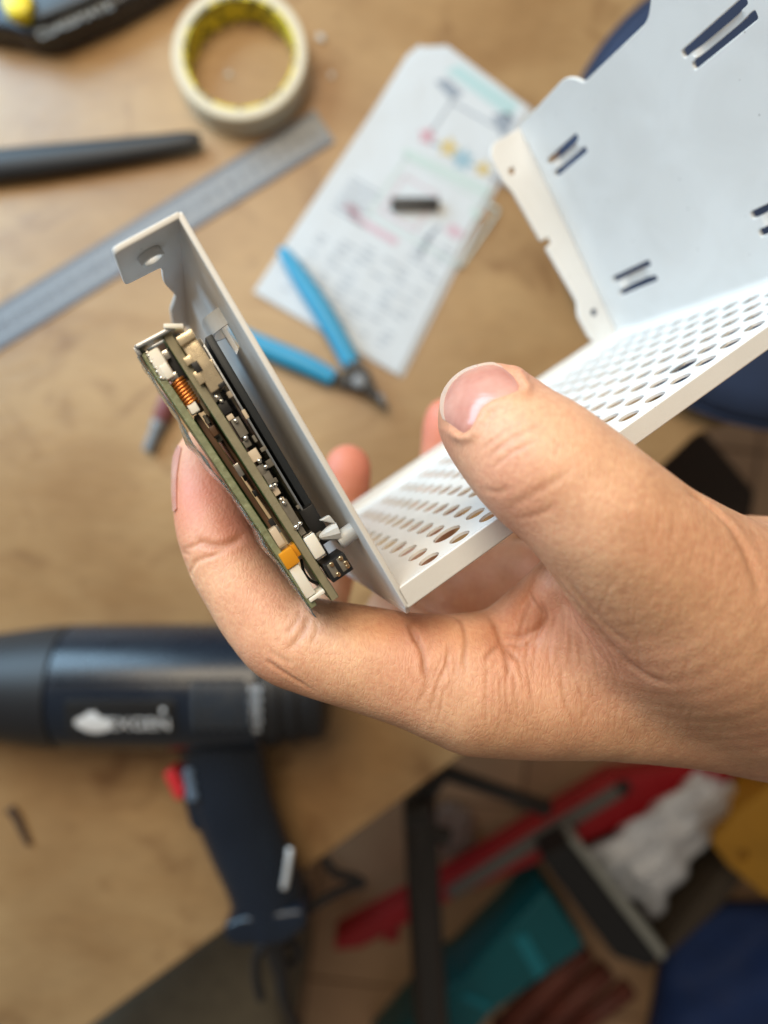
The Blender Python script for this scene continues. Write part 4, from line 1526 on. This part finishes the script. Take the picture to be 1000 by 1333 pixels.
link('yellow_cord', tube_mesh(spline([T(14, 18, .026), T(20, 32, .018), T(27, 46, .006), T(34, 58, .004)], 5), .0028, 10), simple('yellow_cord', (0.5, 0.42, 0.08), 0.5), tool)
me = text_mesh('CLASSMATE', 0.011, 0.0002)
c0 = T(97, 26, .0245)
an = math.atan2(30, 70)
map_mesh(me, lambda c: np.stack([c0[0] + c[:, 0] * math.cos(an) - c[:, 1] * math.sin(an), c0[1] + c[:, 0] * math.sin(an) + c[:, 1] * math.cos(an), 0.0243 + c[:, 2]], 1))
link('lettering', me, simple('grey_letter', (0.30, 0.32, 0.33), 0.5), tool, False)

# ---- black tapered handle at the left
ph = spline([T(-160, 236, .009), T(-60, 222, .009), T(20, 213, .009), T(120, 201, .009), T(200, 190, .009), T(245, 183, .009), T(261, 181, .009)], 5)
rr = spline([(0.0125,), (.0125,), (.0118,), (.0100,), (.0080,), (.0066,), (.0040,)], 5)[:, 0]
auto_smooth(tag(link('tool_handle', tube_mesh(ph, rr, 18, 0.62), M['black_rubber']), 'black tapering handle of a tool reaching in from the left, above the steel ruler', 'tool handle'), 60)

# ---- steel ruler
ruler = empty('steel_ruler', T(215, 300), 'steel ruler lying aslant under the metal case', 'ruler')
r0, r1 = T(-160, 525, .001), T(423, 163, .001)
rd = (r1 - r0)[:2]; Lr = np.linalg.norm(rd); rd /= Lr; rn = np.array([-rd[1], rd[0]])
me = sheet_mesh(round_poly([(0, -.0145), (Lr, -.0145), (Lr, .0145), (0, .0145)], .0012, 3), [circle(.012, 0, .003)], .001, .0002, 1)
map_mesh(me, lambda c: np.stack([r0[0] + c[:, 0] * rd[0] + c[:, 1] * rn[0], r0[1] + c[:, 0] * rd[1] + c[:, 1] * rn[1], 0.0007 + c[:, 2]], 1))
link('blade', me, M['steel'], ruler, False)
vs, fs = [], []
for k in range(int(Lr / .001) - 4):
    x = Lr - .003 - k * .001
    ln = .0075 if k % 10 == 0 else (.0055 if k % 5 == 0 else .0035)
    for (ya, yb) in ((.0142, .0142 - ln), (-.0142, -.0142 + ln)):
        i0 = len(vs)
        for xx, yy in ((x - .00028, ya), (x + .00028, ya), (x + .00028, yb), (x - .00028, yb)):
            vs.append((r0[0] + xx * rd[0] + yy * rn[0], r0[1] + xx * rd[1] + yy * rn[1], .00135))
        fs.append((i0, i0 + 1, i0 + 2, i0 + 3))
gm = link('graduation_marks', mesh_from(vs, fs), M['ink_dark'], ruler, False); gm['kind'] = 'stuff'
for k in range(1, 30):
    x = Lr - .003 - k * .01
    if x < 0.01: break
    me = text_mesh(str(k), .0080, .00004)
    map_mesh(me, lambda c: np.stack([r0[0] + (x - c[:, 0]) * rd[0] - c[:, 1] * rn[0], r0[1] + (x - c[:, 0]) * rd[1] - c[:, 1] * rn[1], .00138 + c[:, 2]], 1))
    link('number', me, M['ink_dark'], ruler, False)

# ---- folded leaflet
lf = empty('leaflet', T(510, 290), 'folded white printed leaflet with coloured stars and grey text', 'leaflet')
LP = [(330, 380), (540, 62), (575, 60), (688, 140), (519, 488)]
def leaf(name, pts, z, th=.0004):
    return outline_solid(name, round_poly(px_poly(pts, z), .0015, 2), z, z + th, M['paper'], lf, 0.0, 0, False)
leaf('under_fold', [(338, 384), (530, 72), (548, 58), (560, 70), (580, 58), (696, 146), (524, 492)], .0006)
leaf('cover', LP, .0022)
lo, lx, ly = T(330, 380, .0027), T(519, 488, .0027), T(545, 62, .0027)
ux, uy = (lx - lo), (ly - lo)
ZP = .00275


def LQ(s, t): return lo + ux * s + uy * t
def ink_quad(name, s0, t0_, s1, t1, mat, z=ZP):
    vs = [LQ(s0, t0_), LQ(s1, t0_), LQ(s1, t1), LQ(s0, t1)]
    for q in vs: q[2] = z
    return link(name, mesh_from(vs, [(0, 1, 2, 3)]), mat, lf, False)


def ink_at(name, pts, mat, z=ZP):
    vs = [T(u, v, .0027) for u, v in pts]
    for q in vs: q[2] = z
    return link(name, mesh_from(vs, [tuple(range(len(vs)))]), mat, lf, False)


ink_at('print_band', [(580, 92), (598, 84), (676, 136), (664, 154)], M['ink_teal'])
ink_at('print_band', [(566, 106), (582, 102), (604, 122), (588, 130)], M['ink'])
ink_at('print_block', [(640, 150), (660, 146), (672, 156), (654, 180)], M['ink'])
def star(name, u, v, r, mat, n=5):
    pts = []
    for k in range(2 * n):
        rr_ = r if k % 2 == 0 else r * .55
        pts.append((u + rr_ * math.sin(k * math.pi / n + .3), v - rr_ * math.cos(k * math.pi / n + .3)))
    return ink_at(name, pts, mat, ZP + .0001)
star('printed_star', 556, 177, 13, M['ink_red'])
star('printed_star', 584, 192, 15, M['ink_yellow'])
star('printed_star', 603, 208, 17, M['ink_blue'], 7)
star('printed_star', 629, 220, 13, M['ink_yellow'])
ink_at('print_panel', [(528, 192), (640, 246), (634, 256), (522, 200)], M['ink_green'])
ink_at('print_rule', [(452, 282), (458, 276), (520, 312), (514, 320)], M['ink_pink'])
ink_at('print_rule', [(446, 272), (452, 262), (470, 272), (466, 282)], M['ink_pink'])
ink_at('print_panel', [(578, 300), (590, 290), (606, 304), (594, 312)], M['ink_pink'])
ink_at('print_panel', [(612, 272), (620, 266), (626, 280), (616, 288)], M['ink_green'])
ink_at('print_rule', [(545, 330), (556, 306), (572, 292), (574, 296), (560, 310), (550, 334)], M['ink'])
for k in range(19):
    for j in range(6):
        if random.random() < .28: continue
        s0 = .12 + .13 * j + random.uniform(0, .02); t_ = .06 + .0215 * k
        if k > 12 and j < 4: continue
        ink_quad('print_line', s0, t_, s0 + random.uniform(.05, .11), t_ + .006, M['ink'])
for k in range(7):
    ink_quad('print_line', .10, .38 + .02 * k, .10 + random.uniform(.16, .25), .386 + .02 * k, M['ink'])
def frame(s0, t0_, s1, t1, wd, mat):
    for q in ((s0, t0_, s1, t0_ + wd), (s0, t1 - wd, s1, t1), (s0, t0_, s0 + wd * 1.6, t1), (s1 - wd * 1.6, t0_, s1, t1)):
        ink_quad('print_frame', *q, mat, ZP + .00005)
frame(.30, .42, .95, .66, .008, M['ink_green'])
frame(.34, .74, .96, .90, .007, M['ink'])
frame(.36, .45, .60, .60, .006, M['ink_pink'])
# black strip lying on the leaflet
c0 = T(540, 265, .006)
tag(obox('black_strip', (c0[0], c0[1], .0055), XA, YA, ZA, .0178, .0040, .0026, M['black_rubber'], None, .0006), 'short black plastic strip lying on the white leaflet', 'plastic strip')

# ---- blue flush cutters
cut = empty('flush_cutters', T(465, 495), 'flush cutters with two blue handles and dark steel jaws, partly on the leaflet', 'cutters')
def grip(pts, rads, z):
    p = spline([T(u, v, z) for u, v in pts], 6); r = spline([(x,) for x in rads], 6)[:, 0]
    return auto_smooth(link('handle_grip', tube_mesh(p, r, 16, 0.75), M['blue_grip'], cut), 60)
grip([(364, 324), (372, 332), (392, 362), (418, 402), (440, 440), (458, 474)], [.0022, .0048, .0068, .0075, .0072, .0068], .011)
grip([(300, 424), (326, 442), (360, 458), (400, 475), (434, 492)], [.004, .0066, .0076, .0074, .0062], .010)
def steelpart(name, pts, z0, z1):
    return outline_solid(name, round_poly(px_poly(pts, z1), .0015, 3), z0, z1, M['black_rubber'], cut, .0006, 2)
steelpart('jaw', [(430, 486), (452, 484), (470, 482), (486, 498), (500, 524), (486, 516), (468, 508), (440, 502)], .005, .0105)
steelpart('jaw', [(450, 470), (468, 468), (482, 484), (488, 504), (496, 526), (480, 514), (462, 500)], .0108, .0160)
pv = T(468, 497, .016)
auto_smooth(link('pivot_screw', lathe_mesh([(0, .005), (.0012, .005), (.0016, .0042)], (pv[0], pv[1], .0161), (0, 0, 1), 24), M['steel'], cut), 30)
link('tip', tube_mesh(np.array([T(492, 514, .012), T(505, 534, .010)]), np.array([.0035, .0014]), 10), M['steel'], cut)

# ---- screwdriver bit behind the boards
a0, a1 = T(192, 588, .006), T(222, 515, .006)
bit = empty('screwdriver_bit', a0, 'small steel screwdriver tip with a red collar beside the boards', 'screwdriver')
ax_ = (a1 - a0) / np.linalg.norm(a1 - a0)
auto_smooth(link('steel_tip', lathe_mesh([(0, .0030), (.001, .0042), (.018, .0044), (.019, .0056), (.024, .0056), (.025, .0048)], a0, ax_, 20), M['steel'], bit), 40)
auto_smooth(link('red_collar', lathe_mesh([(.0255, .0060), (.027, .0066), (.060, .0070), (.064, .005)], a0, ax_, 20), simple('dull_red', (0.22, 0.075, 0.08), 0.4), bit), 40)

# ---- heat gun, lying on its side
hg = empty('heat_gun', T(300, 900), 'black and navy heat gun lying on its side, red switch and white logo', 'heat gun')
hz = .0425
def hgx(u): return T(u, 0, hz)[0]
y_ax = T(0, 893, hz)[1]
x0 = hgx(-190)
def prof(pairs): return [(hgx(u) - x0, r) for u, r in pairs]
nose_c = np.array([x0, y_ax, hz])
nozzle = auto_smooth(link('nozzle', lathe_mesh(prof([(-190, .020), (-186, .023), (-120, .0245), (-110, .030), (0, .0360), (60, .0405), (92, .0418), (94, .040)]), nose_c, (1, 0, 0), 40), M['black_rubber'], hg), 30)
barrel = auto_smooth(link('barrel', lathe_mesh(prof([(94.5, .0405), (97, .0420), (200, .0425), (300, .0425), (346, .0420), (349, .0405)]), nose_c, (1, 0, 0), 56), M['navy_plastic'], hg), 30)
auto_smooth(link('end_cap', lathe_mesh(prof([(349.5, .039), (356, .0395), (372, .0385), (374, .0365), (382, .0365), (384, .0380), (394, .0372), (396, .0352), (404, .0352), (406, .0362), (422, .034), (428, .028)]), nose_c, (1, 0, 0), 48), M['black_rubber'], hg), 30)
# raised seam and panel
obox('seam', (hgx(215), y_ax + .0135, hz + .0402), XA, YA, ZA, .062, .0009, .0010, M['navy_plastic'], barrel, .0004)
def on_barrel(xp, s, r=.0427):
    """arc length s across the barrel from its top line -> world"""
    a = s / r
    return np.stack([xp, y_ax + r * np.sin(a), hz + r * np.cos(a)], -1)
def wrap(me, x, s, r=.0428):
    return map_mesh(me, lambda c: on_barrel(x + c[:, 0], s + c[:, 1], r + c[:, 2]))
me = sheet_mesh(round_poly([(-.035, -.012), (.035, -.012), (.035, .012), (-.035, .012)], .003, 3), (), .0006, .0001, 1)
bm = bmesh.new(); bm.from_mesh(me); bmesh.ops.subdivide_edges(bm, edges=bm.edges, cuts=3); bm.to_mesh(me); bm.free()
link('name_plate', wrap(me, hgx(187), -.010), M['black_plastic'], barrel, True)
me = sheet_mesh(round_poly([(-.017, -.019), (.017, -.019), (.017, .0145), (-.017, .0145)], .003, 3), (), .0006)
bm = bmesh.new(); bm.from_mesh(me); bmesh.ops.subdivide_edges(bm, edges=bm.edges, cuts=4); bmesh.ops.triangulate(bm, faces=bm.faces); bm.to_mesh(me); bm.free()
link('vent_shade_plate', wrap(me, hgx(303), -.0, .0424), M['black_rubber'], barrel, True)  # black plate stands in for the shade in the vent gaps
for k in range(6):
    me = mesh_from(*box_pts(np.zeros(3), XA, YA, ZA, .0013, .0013, .0007)); bevel_mesh(me, .0003, 1)
    vs_ = []
    n_ = 10
    strip, fcs = [], []
    for i in range(n_):
        s = -.018 + .031 * i / (n_ - 1)
        for dx, dr_ in ((-.0015, 0), (.0015, 0), (.0013, .0013), (-.0013, .0013)):
            strip.append(on_barrel(np.array(hgx(275 + 11.5 * k) + dx), np.array(s), .0427 + dr_))
    for i in range(n_ - 1):
        for j in range(4): fcs.append((i * 4 + j, i * 4 + (j + 1) % 4, (i + 1) * 4 + (j + 1) % 4, (i + 1) * 4 + j))
    fcs += [(0, 1, 2, 3), tuple((n_ - 1) * 4 + j for j in (3, 2, 1, 0))]
    auto_smooth(link('vent_rib', mesh_from(strip, fcs), M['vent_grey'], barrel), 40)
# logo: animal-head badge and letters
hd_px = [(0, 5), (4, 10), (12, 13), (18, 18), (26, 19), (30, 13), (38, 10), (46, 4), (42, -4), (32, -9), (20, -10), (10, -6), (4, -1)]
me = sheet_mesh(round_poly([(x * .00054, y * .00054) for x, y in hd_px], .001, 3), (), .0003)
link('logo_badge', wrap(me, hgx(131), -.0155, .0433), M['print_white'], barrel, False)
me = text_mesh('EXGEN', .0125, .0002)
link('logo_lettering', wrap(me, hgx(208), -.0145, .0434), M['print_white'], barrel, False)
me = sheet_mesh(circle(0, 0, .0016, 14), (), .0003)
link('logo_mark', wrap(me, hgx(238), -.0045, .0433), M['print_white'], barrel, False)
for k in range(5):
    me = text_mesh(['600', '450', '300', '150', '50'][k], .0055, .0002)
    link('scale_number', wrap(me, hgx(347), .008 - .0068 * k, .0421), M['print_white'], barrel, False)
# handle
hp = spline([T(292, 950, .036), T(292, 990, .036), T(302, 1040, .036), (T(322, 1095, .035)), T(346, 1155, .034), T(352, 1205, .034)], 6)
hr = spline([(.034,), (.0300,), (.0285,), (.0275,), (.0265,), (.0265,)], 6)[:, 0]
handle = auto_smooth(link('handle', tube_mesh(hp, hr, 28, 0.78), M['navy_plastic'], hg), 60)
outline_solid('handle_butt', round_poly(px_poly([(296, 1190), (318, 1180), (400, 1168), (404, 1192), (372, 1216), (310, 1218), (296, 1206)], .04), .006, 4), .014, .054, M['navy_plastic'], handle, .004, 3)
outline_solid('grip_step', round_poly(px_poly([(238, 1030), (250, 1000), (290, 1060), (300, 1110), (272, 1084), (250, 1078)], .045), .005, 4), .018, .050, M['navy_plastic'], handle, .004, 3)
sw_c = T(229, 1020, .045)
swd = T(240, 1044, .04) - T(219, 1000, .04); swd /= np.linalg.norm(swd)
sw = obox('switch', (sw_c[0], sw_c[1], .040), swd, np.cross(ZA, swd), ZA, .0105, .0042, .0080, M['red_plastic'], hg, .0022, 3)
for k in range(3):
    c_ = T(243 + 2.6 * k, 1011 + 14 * k, .06)
    auto_smooth(link('indicator', lathe_mesh([(0, .0042), (.0030, .0040), (.0040, .0028)], (c_[0], c_[1], .054), (0, 0, 1), 16), simple('grey_blue', (0.10, 0.14, 0.20), 0.3), handle), 40)
# wire hanging loop glinting at the handle's edge
link('hanging_hook', tube_mesh(spline([T(378, 1104, .062), T(376, 1120, .064), T(373, 1140, .064), T(370, 1156, .063)], 5), .0022, 10), simple('pale_metal', (0.75, 0.75, 0.75), 0.35, metal=0.4), handle)
# strain relief and cable
auto_smooth(link('strain_relief', tube_mesh(np.array([T(352, 1206, .034), T(358, 1232, .030), T(366, 1262, .02)]), np.array([.0090, .0080, .0060]), 16), M['black_rubber'], hg), 50)
cb = spline([T(366, 1258, .020), T(370, 1300, .010), T(388, 1345, -.04), T(392, 1400, -.12), T(372, 1460, -.25), T(330, 1500, -.45), T(250, 1510, -.55)], 7)
link('power_cord', tube_mesh(cb, .0042, 12), M['black_rubber'], hg)

# ---- second cord looped over the table edge
lp = spline([T(340, 1300, -.004 + .012), T(334, 1270, .012), T(338, 1238, .02), T(368, 1216, .018), T(384, 1230, .016), T(388, 1244, .012), T(372, 1256, .010), T(360, 1248, .012),
             T(392, 1194, .012), T(420, 1172, .006), T(452, 1156, -.01), T(472, 1150, -.016), T(458, 1142, -.010), T(436, 1136, .0), T(424, 1120, .008)], 7)
tag(link('loop_cord', tube_mesh(lp, .0034, 10), M['black_rubber']), 'thin black cord looping over the table edge behind the heat gun handle', 'cord')

# ---- scraps on the table
M['scrap'] = simple('clear_scrap', (0.75, 0.75, 0.73), 0.25, trans=0.4)
def crumb(u, v, s, label, mat=None):
    bm = bmesh.new(); bmesh.ops.create_icosphere(bm, subdivisions=1, radius=s)
    q = T(u, v, s * .4)
    for x in bm.verts:
        x.co = Vector((x.co.x * random.uniform(.6, 1.4), x.co.y * random.uniform(.5, 1.3), max(x.co.z * .4, -s * .39))) + Vector((q[0], q[1], s * .42))
    me = bpy.data.meshes.new('scrap'); bm.to_mesh(me); bm.free()
    tag(link('plastic_scrap', me, mat or M['scrap'], None, False), label, 'scrap', 'scraps on the table')
crumb(418, 48, .0035, 'clear plastic scrap on the table right of the masking tape roll')
crumb(298, 96, .0028, 'clear plastic scrap inside the masking tape roll')
crumb(432, 98, .003, 'clear plastic scrap between the masking tape roll and the leaflet')
cr_ = spline([T(12, 1052, .002), T(22, 1066, .002), T(30, 1084, .002), T(38, 1100, .002)], 4)
tag(link('wire_offcut', tube_mesh(cr_, np.linspace(.004, .0022, len(cr_)), 8, .5), simple('dark_brown', (0.07, 0.04, 0.025), 0.6)), 'dark offcut of wire on the table below the heat gun nozzle', 'wire')

# ================================================================ things on the floor below the table
M['fabric_grey'] = simple('olive_fabric', (0.17, 0.15, 0.11), 0.9, var=0.3, vscale=60, bump=0.001, bscale=500)
M['navy_fabric'] = simple('navy_fabric', (0.018, 0.032, 0.075), 0.8, var=0.25, vscale=40, bump=0.0006, bscale=700)
M['blue_fabric'] = simple('blue_fabric', (0.010, 0.035, 0.14), 0.75, var=0.25, vscale=30)
M['red_paint'] = simple('red_paint', (0.42, 0.012, 0.02), 0.4, var=0.15, vscale=30)
M['teal'] = simple('teal_plastic', (0.0, 0.12, 0.155), 0.35, var=0.12, vscale=25)
M['teal_light'] = simple('teal_label', (0.01, 0.24, 0.33), 0.35)
M['ochre'] = simple('ochre_card', (0.48, 0.24, 0.02), 0.6, var=0.1, vscale=40)
M['bag'] = simple('white_bag', (0.80, 0.84, 0.92), 0.4, var=0.1, vscale=60)
M['dark_steel'] = simple('blackened_metal', (0.022, 0.019, 0.018), 0.45, var=0.3, vscale=60)
M['rust'] = simple('red_brown', (0.14, 0.035, 0.022), 0.6, var=0.5, vscale=30)
M['tan_wood'] = simple('tan_wood', (0.33, 0.25, 0.12), 0.6, var=0.12, vscale=30)
M['brown_box'] = simple('dark_brown_box', (0.045, 0.03, 0.022), 0.7, var=0.2, vscale=30)


def slab(name, pts, h0, h1, mat, parent=None, r=.006, bevel=.002, ref=None):
    """floor-standing solid whose top outline matches photo pixels; h above the floor"""
    pp = [tuple(F(u, v, h1)[:2]) for u, v in pts]
    return outline_solid(name, round_poly(pp, r, 4), FZ + h0, FZ + h1, mat, parent, bevel, 3)


# grey-brown cushion, bottom left
tag(slab('floor_cushion', [(60, 1420), (150, 1310), (290, 1205), (330, 1208), (352, 1250), (362, 1300), (372, 1420), (300, 1700), (40, 1700)], .001, .30, M['fabric_grey'], None, .03, .02),
    'grey-brown fabric seat under the table corner below the heat gun', 'seat')

# black stand
st = empty('metal_stand', F(560, 1300), 'black metal stand with an upright pole and a folded arm', 'stand')
top_h = .40
link('pole', tube_mesh(np.array([F(546, 1050, top_h), F(553, 1180, .34), F(562, 1340, .26), F(570, 1480, .20)]), np.array([.0165, .0180, .0200, .0215]), 16), M['dark_steel'], st)
pj = F(546, 1056, top_h)
auto_smooth(link('joint', lathe_mesh([(-.014, .010), (-.012, .017), (.012, .017), (.014, .010)], pj + np.array([0, 0, 0.0]), (1, .2, .1), 20), M['dark_steel'], st), 40)
kn_ = F(563, 1084, top_h - .02)
auto_smooth(link('clamp_knob', lathe_mesh([(0, .006), (.010, .0095), (.018, .0085)], kn_, (1, -.3, 0), 16), M['dark_steel'], st), 40)
link('arm', tube_mesh(np.array([F(548, 1040, top_h), F(572, 1008, top_h), F(582, 1006, top_h), F(650, 1030, top_h - .02), F(712, 1052, top_h - .04)]), np.array([.011, .0095, .0080, .0078, .0090]), 12), M['dark_steel'], st)
for du in (-60, 90):
    link('leg', tube_mesh(np.array([F(566, 1420, .22), F(566 + du, 1560, .004)]), .008, 12), M['dark_steel'], st)

# long red bar with grey strip
rb = empty('red_bar', F(680, 1110), 'long red metal bar with a grey strip lying across the floor', 'metal bar')
slab('bar_body', [(436, 1222), (436, 1238), (470, 1234), (600, 1165), (740, 1106), (960, 1010), (1060, 950), (1010, 900), (880, 1000), (800, 1010), (600, 1135)], .03, .075, M['red_paint'], rb, .004)
slab('grey_strip', [(578, 1160), (590, 1172), (700, 1106), (818, 1034), (812, 1016), (690, 1088)], .0752, .081, simple('grey_strip', (0.16, 0.15, 0.14), 0.5), rb, .004)
auto_smooth(link('strip_bolt', lathe_mesh([(0, .010), (.006, .009), (.008, .005)], F(812, 1024, .081), (0, 0, 1), 18), M['dark_steel'], rb), 30)
auto_smooth(link('strip_bolt', lathe_mesh([(0, .010), (.006, .009), (.008, .005)], F(742, 1078, .075), (0, 0, 1), 18), M['dark_steel'], rb), 30)
slab('foot', [(500, 1215), (520, 1210), (520, 1225), (500, 1228)], 0, .0299, M['red_paint'], rb, .002)
slab('foot', [(900, 1020), (930, 1010), (930, 1025), (905, 1035)], 0, .0299, M['red_paint'], rb, .002)

# teal box
tb_ = empty('teal_box', F(650, 1260), 'teal plastic box on the floor beside the black stand', 'box')
slab('box_body', [(480, 1400), (575, 1290), (600, 1276), (712, 1158), (760, 1225), (760, 1236), (640, 1320), (560, 1420)], 0, .10, M['teal'], tb_, .006, .004)
slab('lid_label', [(668, 1222), (686, 1216), (712, 1262), (700, 1276)], .1002, .1035, M['teal_light'], tb_, .002, .0005)
slab('lid_rib', [(600, 1300), (606, 1294), (640, 1310), (636, 1316)], .1002, .1035, M['teal_light'], tb_, .002, .0005)

# dark tray with a white bag
tr = empty('tray', F(830, 1120), 'dark tray with a pale rim holding a crumpled white bag', 'tray')
slab('tray_body', [(706, 1120), (742, 1098), (860, 1250), (846, 1262), (800, 1246)], .0, .14, simple('black_tray', (0.012, 0.013, 0.016), 0.5), tr, .006, .003)
slab('tray_rim', [(742, 1096), (750, 1090), (868, 1240), (862, 1252)], .10, .143, simple('pale_rim', (0.34, 0.36, 0.34), 0.4), tr, .002, .001)
slab('tray_wall', [(862, 1252), (870, 1226), (930, 1150), (960, 1110), (986, 1120), (940, 1180)], .0, .11, simple('brown_wall', (0.06, 0.045, 0.03), 0.6), tr, .004, .002)
slab('tray_floor', [(744, 1098), (880, 1000), (970, 1040), (950, 1130), (862, 1248)], .0, .04, M['brown_box'], tr, .004, .002)
# crumpled bag: height-field sheet with thickness
vs, fs = [], []
nu, nv_ = 44, 56
q00, q10, q11, q01 = np.array((742, 1118)), np.array((855, 1196)), np.array((968, 1024)), np.array((906, 1002))
for j in range(nv_):
    for i in range(nu):
        s, t = i / (nu - 1), j / (nv_ - 1)
        uv = (1 - s) * (1 - t) * q00 + s * (1 - t) * q10 + s * t * q11 + (1 - s) * t * q01
        edge = math.sin(math.pi * s) ** .3 * math.sin(math.pi * t) ** .3
        z = .06 + .065 * edge +  .009 * math.sin(s * 7 + 3 * math.sin(t * 5)) * math.cos(t * 9 + 2 * math.sin(s * 6)) + .006 * math.sin(s * 15 + t * 9) * math.sin(t * 17 - s * 8)
        vs.append(F(uv[0] + 5 * math.sin(t * 25), uv[1] + 5 * math.sin(s * 21 + 1), max(z, .045)))
for j in range(nv_ - 1):
    for i in range(nu - 1):
        q = j * nu + i
        fs.append((q, q + 1, q + nu + 1, q + nu))
bag = link('plastic_bag', mesh_from(vs, fs), M['bag'])
md = bag.modifiers.new('thick', 'SOLIDIFY'); md.thickness = .0012
tag(bag, 'crumpled white plastic bag lying in the dark tray', 'plastic bag')

# ochre card block with a hole
oc = empty('ochre_block', F(985, 1090, .1), 'ochre yellow card block with a round hole, right of the white bag', 'card block')
pp = [tuple(F(u, v, .17)[:2]) for u, v in [(928, 1098), (960, 1056), (1010, 1020), (1120, 1060), (1080, 1180), (996, 1166), (950, 1128)]]
hh = F(968, 1114, .17)
me = sheet_mesh(round_poly(pp, .004, 3), [circle(hh[0], hh[1], .0075)], .012, .001, 1)
map_mesh(me, lambda c: c + np.array([0, 0, FZ + .164]))
auto_smooth(link('card_face', me, M['ochre'], oc), 35)
slab('card_body', [(962, 1120), (1010, 1040), (1110, 1070), (1070, 1170), (1000, 1156)], 0, .157, M['ochre'], oc, .004)

# blue bag bottom right
vs, fs = [], []
nu, nv_ = 40, 40
for j in range(nv_):
    for i in range(nu):
        s, t = i / (nu - 1), j / (nv_ - 1)
        uv = np.array((815 + 330 * s, 1175 + 330 * t)) + np.array((60 * (1 - t) * (1 - s), 0))
        e = (math.sin(math.pi * min(max(s, .0), 1)) * math.sin(math.pi * t)) ** .4
        z = .015 + .10 * e + .012 * math.sin(s * 9 + 2 * math.sin(t * 6)) + .008 * math.sin(t * 14 + s * 5)
        vs.append(F(uv[0], uv[1], max(z, .01)))
for j in range(nv_ - 1):
    for i in range(nu - 1):
        q = j * nu + i
        fs.append((q, q + 1, q + nu + 1, q + nu))
bb = link('cloth_bag', mesh_from(vs, fs), M['blue_fabric'])
md = bb.modifiers.new('thick', 'SOLIDIFY'); md.thickness = .004
tag(bb, 'dark blue cloth bag on the floor at the bottom right', 'bag')

# red-brown wooden sticks bundled between teal box and tray
for k, (a_, b_, r_) in enumerate([((650, 1345), (762, 1236), .017), ((690, 1350), (790, 1262), .016), ((735, 1350), (820, 1285), .014)]):
    p = np.array([F(*a_, .05), F(*b_, .06)])
    tag(link('wooden_stick', tube_mesh(p, r_, 14), M['rust']), ['reddish brown stick next to the teal box', 'reddish brown stick in the middle of three by the tray', 'reddish brown stick nearest the blue cloth bag'][k], 'stick', 'sticks by the tray')
crp = F(585, 1085, .02)
bm = bmesh.new(); bmesh.ops.create_icosphere(bm, subdivisions=3, radius=.036)
for x in bm.verts:
    d_ = x.co.normalized()
    x.co = x.co * (1 + .35 * math.sin(d_.x * 9 + 2 * math.sin(d_.y * 7)) * math.cos(d_.z * 8 + d_.y * 5)); x.co.z = max(x.co.z * .35, -.008)
    x.co += Vector((crp[0], crp[1], FZ + .0085))
me = bpy.data.meshes.new('wrapper'); bm.to_mesh(me); bm.free()
tag(link('wrapper', me, simple('wrapper', (0.55, 0.42, 0.36), 0.3, trans=.5), None, False), 'crumpled translucent wrapper on the floor tiles by the black stand', 'wrapper')

# navy cushion lying at the right end of the table
cu = empty('cushion', P(1056, 232, H), 'round dark navy blue cushion lying on the table behind the white case', 'cushion')
sc_ = P(1056, 232, .485); sc_[2] = 0
pad = auto_smooth(link('pad', lathe_mesh([(.001, .02), (.001, .153), (.008, .169), (.018, .1735), (.028, .169), (.036, .153), (.040, .10), (.036, .012), (.0355, .004)], sc_, (0, 0, 1), 64), M['navy_fabric'], cu), 60)
ring = [sc_ + np.array([.1745 * math.cos(t), .1745 * math.sin(t), .018]) for t in np.linspace(0, 2 * math.pi, 73)]
link('piping', tube_mesh(np.array(ring), .0022, 8, cap=False), M['navy_fabric'], pad)
auto_smooth(link('button', lathe_mesh([(0, .010), (.003, .009), (.005, .004)], sc_ + np.array([0, 0, .0356]), (0, 0, 1), 20), M['navy_fabric'], pad), 40)
# dark box under the stool, below the case rim
tag(slab('storage_box', [(800, 690), (840, 600), (905, 545), (985, 640), (960, 760), (860, 800)], .0, .30, M['brown_box'], None, .01, .004), 'dark brown box standing on the floor between the wrist and the navy cushion', 'box')
